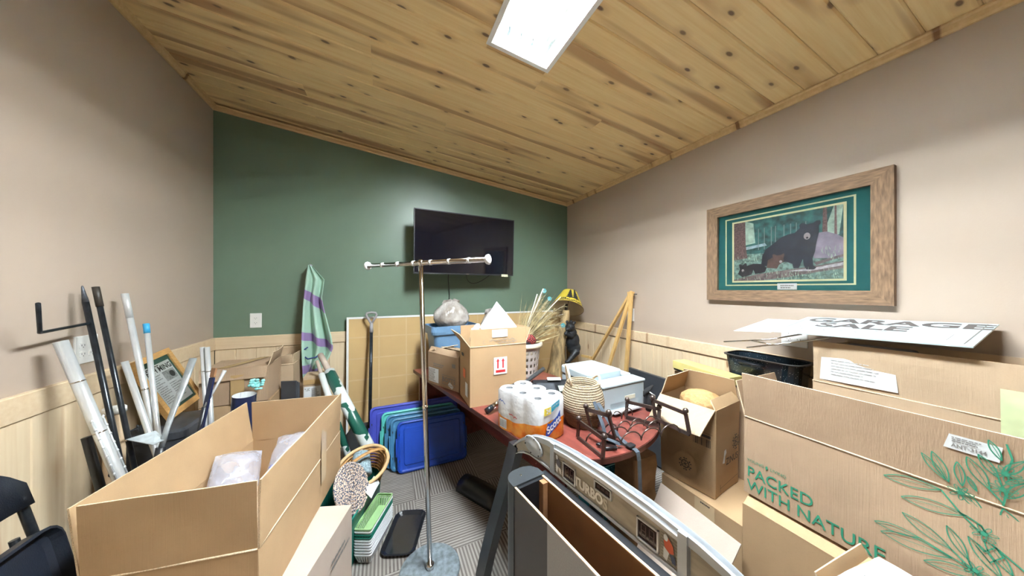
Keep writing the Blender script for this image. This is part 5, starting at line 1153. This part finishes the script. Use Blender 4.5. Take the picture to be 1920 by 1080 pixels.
# leaf-printed carton
PX, PYc, PL, PWd = 1.4655, .33, .325, .85
P_M = T(PX+PL/2, PYc, .60); Pk = carton('cardboard_box', 'big grey-brown box printed PACKED WITH NATURE with green leaves', P_M, PL, PWd, .335, m_card3, {'x-': (.195, 7, 0, .0), 'y+': (.15, 14), 'x+': (.06, -60)}, amp=.0007, seed=131, sub=12)
q0 = fr((PX-.0009, .755, .60), (0,-1,0), (0,0,1)); an = math.radians(7); q1 = fr((PX-.0018, .755, .935), (0,-1,0), (-math.sin(an),0,math.cos(an))) @ T(0,-.335,0)
m_gr = MT('green print', (.03,.26,.15), .7, var=.1)
mb = MB(); mb.text('PACKED', .062, q0 @ T(.012,.098,0), bold=.0003, ax='LEFT', sx=.92); obj('lettering', mb, m_gr, Pk, world=True); mb = MB(); mb.text('WITH NATURE', .062, q0 @ T(.012,.040,0), bold=.0003, ax='LEFT', sx=.92)
obj('lettering', mb, m_gr, Pk, world=True); mb = MB(); mb.text('YOUNG', .017, q0 @ T(.012,.148,0), ax='LEFT'); mb.text('LIVING', .017, q0 @ T(.095,.148,0), ax='LEFT'); obj('brand_lettering', mb, m_gr, Pk, world=True); mb = MB(); mb.flat([(.081,.138), (.088,.146), (.085,.158), (.079,.15)], q0, .0012)
obj('brand_mark', mb, m_gr, Pk, world=True)
LV = [((0.393, 0.303, 0), (0.497, 0.322, 0), 12), ((0.427, 0.257, 0), (0.536, 0.276, 0), 14), ((0.429, 0.209, 0), (0.514, 0.164, 0), 14), ((0.374, 0.142, 0), (0.461, 0.155, 0), 10), ((0.387, 0.119, 0), (0.514, 0.14, 0), 14), ((0.506, 0.226, 0), (0.539, 0.158, 0), 12), ((0.468, 0.094, 0), (0.565, 0.131, 0), 10), ((0.484, 0.43, 1), (0.51, 0.353, 1), 11), ((0.466, 0.416, 1), (0.505, 0.357, 1), 8), ((0.524, 0.421, 1), (0.531, 0.355, 1), 9), ((0.539, 0.388, 1), (0.552, 0.354, 1), 6), ((0.539, 0.444, 1), (0.57, 0.372, 1), 16), ((0.556, 0.46, 1), (0.583, 0.411, 1), 14), ((0.571, 0.507, 1), (0.588, 0.46, 1), 10), ((0.524, 0.347, 1), (0.562, 0.296, 0), 16), ((0.588, 0.422, 1), (0.619, 0.476, 1), 14), ((0.592, 0.403, 1), (0.622, 0.428, 1), 14), ((0.594, 0.363, 1), (0.622, 0.422, 1), 14), ((0.562, 0.232, 0), (0.601, 0.168, 0), 14), ((0.588, 0.332, 1), (0.624, 0.216, 0), 18), ((0.539, 0.221, 0), (0.587, 0.148, 0), 12)]
ST = [[(0.497, 0.322, 0), (0.527, 0.278, 0), (0.558, 0.243, 0)], [(0.536, 0.276, 0), (0.558, 0.265, 0), (0.565, 0.249, 0)], [(0.514, 0.164, 0), (0.542, 0.137, 0)], [(0.461, 0.155, 0), (0.518, 0.141, 0), (0.55, 0.133, 0)], [(0.539, 0.158, 0), (0.546, 0.136, 0)], [(0.57, 0.372, 1), (0.588, 0.346, 1)], [(0.583, 0.411, 1), (0.592, 0.369, 1), (0.588, 0.339, 1)], [(0.573, 0.227, 0), (0.618, 0.19, 0)], [(0.595, 0.507, 1), (0.602, 0.47, 1), (0.594, 0.432, 1)]]
FLW = [(0.528, 0.334, 1), (0.562, 0.246, 0), (0.55, 0.136, 0), (0.593, 0.427, 1), (0.588, 0.383, 1)]
mb = MB()
def surf(p): return q1 if p[2] else q0
for a, b, w_ in LV:
    M_ = surf(a); A, B = V((a[0], a[1])), V((b[0], b[1])); d = B-A; nn_ = V((-d.y, d.x)).normalized()*d.length*(.10+.004*w_)
    for s_ in (-1, 1): stroke(mb, M_, [tuple(A+d*k/10+nn_*s_*math.sin(PI*k/10)**.9*(1-.25*k/10)) for k in range(11)], .0024)
    stroke(mb, M_, [tuple(A+d*(.12+.88*k/6)+nn_*.12*math.sin(PI*k/6)) for k in range(7)], .0013)
for s_ in ST: stroke(mb, surf(s_[0]), [(p[0], p[1]) for p in s_], .0034)
for f in FLW:
    for k in range(7):
        an_ = k*2*PI/7+.2; c_ = (f[0]+.013*math.cos(an_), f[1]+.013*math.sin(an_)); pe = [(c_[0]+.008*math.cos(an_)*math.cos(t2)-.0035*math.sin(an_)*math.sin(t2), c_[1]+.008*math.sin(an_)*math.cos(t2)+.0035*math.cos(an_)*math.sin(t2)) for t2 in [j*2*PI/10 for j in range(11)]]; stroke(mb, surf(f), pe, .0016)
    mb.flat(circ(f[0], f[1], .005), surf(f), .0013)
stroke(mb, q0, [(.552,.212), (.562,.198), (.578,.222), (.588,.204), (.57,.176), (.55,.205)], .0026)
obj('leaf_print', mb, m_gr, Pk, world=True)
decal(Pk, 'shipping_label', q1, [([(.503,.455), (.513,.497), (.59,.495), (.585,.452)], 0)], [m_paper]); mb = MB(); mb.text('ANT-3144', .015, q1 @ T(.542,.466,.0006), sx=.8, bold=.0003); lines_of_print(mb, q1 @ T(0,0,.0005), .517, .575, .476, .492, 3, rg); obj('label_print', mb, m_inkg, Pk, world=True)
# rear open carton with sign on it
R_M = T(1.985, .31, 0); Rb = carton('cardboard_box', 'tall open box by the wall with a pasted white notice', R_M, .32, .70, 1.075, m_card2, {'x-': (.185, 2, 0, .0), 'y+': (.16, -4), 'x+': (.17, 2), 'y-': (.17, 20)}, amp=.0045, seed=141, sub=12)
q = fr((1.8215, .66, 1.075), (0,-1,0), (0,0,1)); decal(Rb, 'notice', q, [([(.025,.015), (.03,.115), (.235,.135), (.245,.02)], 0)], [m_paper]); mb = MB(); lines_of_print(mb, q @ T(0,0,.001), .06, .2, .04, .115, 6, rg, 0, .25); obj('notice_print', mb, MT('faint grey ink', (.5,.5,.5), .8, var=0), Rb, world=True)
tag(obj('black_case', MB().rbox(1.86,.42,1.07,2.10,.62,1.235,.02), m_black, None, world=True, at=(1.98,.52,1.07)), 'black case inside tall open box below the yard sign', 'case')
carton('cardboard_box', 'inner brown carton inside the tall open box', T(1.985,.20,.62), .27,.36,.50, m_card, top=True, seed=151)
tag(obj('cardboard_box', MB().rbox(1.86,.41,.02,2.11,.63,1.069,.02), m_card, None, world=True, at=(1.98,.52,.02)), 'brown carton under the black case in the tall open box', 'box')
gn = tag(obj('green_paper', MB().panel((1.812,.21,.985), (1.812,.02,.985), (1.815,.02,1.178), (1.815,.212,1.178), .001, 4, 4, .003), MT('pale green paper', (.58,.66,.38), .6, var=.25, scale=9), None), 'pale yellow-green paper at the right edge on tall open box', 'paper')
sL, sN, sB, sR = V((1.778,.80,1.289)), V((1.776,.253,1.309)), V((2.158,.775,1.345)), V((2.157,.228,1.365))
SG = fr(sL, sN-sL, sB-sL); ys = thing('yard_sign', 'white GARAGE SALE yard sign lying on the tall open box', 'sign', tuple(sL)); LW, LH = (sN-sL).length, (sB-sL).length
m_sgn = MT('pale blue-white sign plastic', (.55,.65,.68), .4, var=.02); obj('board', MB().box(0,0,-.005,LW,LH,0,SG), m_sgn, ys, world=True)
mb = MB(); mb.text('GARAGE', .125, SG @ T(LW*.53,LH*.80,0), bold=.004, sx=1.05); obj('lettering', mb, MT('grey-black letters', (.10,.09,.09), .6, var=0), ys, world=True); mb = MB(); mb.text('SALE', .125, SG @ T(LW*.44,LH*.52,0), bold=.004, sx=1.05); obj('lettering', mb, bpy.data.materials['grey-black letters'], ys, world=True)
mb = MB(); stroke(mb, SG, [(.02,.02), (LW-.02,.02), (LW-.02,LH-.02), (.02,LH-.02), (.02,.02)], .003); stroke(mb, SG, [(.06,.16), (.06,.055), (LW-.06,.055), (LW-.06,.16)], .0015); obj('border', mb, m_inkg, ys, world=True)
mb = MB(); scribble(mb, SG, .06, LW*.62, .135, .010, .003); obj('handwriting', mb, m_inkg, ys, world=True); mb = MB(); scribble(mb, SG, .05, LW*.5, .095, .010, .003); obj('handwriting', mb, m_inkg, ys, world=True)
w1, w2 = [(1.72,.985,1.207), (1.775,.80,1.245), (1.83,.70,1.283)], [(1.66,.845,1.205), (1.73,.71,1.246), (1.80,.59,1.284)]
stk = obj('wire_stake', MB().tube(w1, .0035, 6).tube(w2, .0035, 6).tube([(1.755,.87,1.23), (1.705,.76,1.231)], .0035, 6), m_chrome, ys, world=True)
tag(obj('paper_sheet', MB().panel((1.70,.925,1.276), (1.79,.805,1.279), (2.10,.79,1.326), (2.04,.93,1.325), .002, 4, 4, .002), m_paper, None), 'loose white sheet sticking out left from under the yard sign', 'paper')
# box with packing list, pale sheet
J_M = T(1.265, .225, 0, -.05); J = carton('cardboard_box', 'open-ended kraft box at the bottom right with a torn packing list', J_M, .27, .33, .645, m_card, {'y+': (.035, 25)}, top=True, amp=.003, seed=161)
mb = MB(); mb.panel((1.18,.16,.657), (1.40,.10,.657), (1.415,.36,.662), (1.20,.385,.662), .001, 10, 8, .006, 30, 2); pk = tag(obj('packing_list', mb, m_paper, None), 'torn white packing list lying on the bottom right box', 'paper')
mb = MB(); qq = fr((1.22,.37,.6705), (0,-1,0), (1,0,0)); [mb.flat(rect(.02+.05*k,.02,.022+.05*k+.004,.02+.1*rg.random()+.03), qq, 0) for k in range(4)]; mb.flat(rect(.185,.03,.24,.13), qq, .0, 1); obj('list_print', mb, [m_inkg, m_card2], pk)
tag(obj('cardboard_sheet', MB().panel((1.22,1.13,.12), (1.18,.76,.12), (1.405,.735,.40), (1.455,1.17,.385), .005, 8, 6, .006, 5, 4), m_card4, None), 'pale cardboard sheet sloping against the box behind scorer arch', 'cardboard')
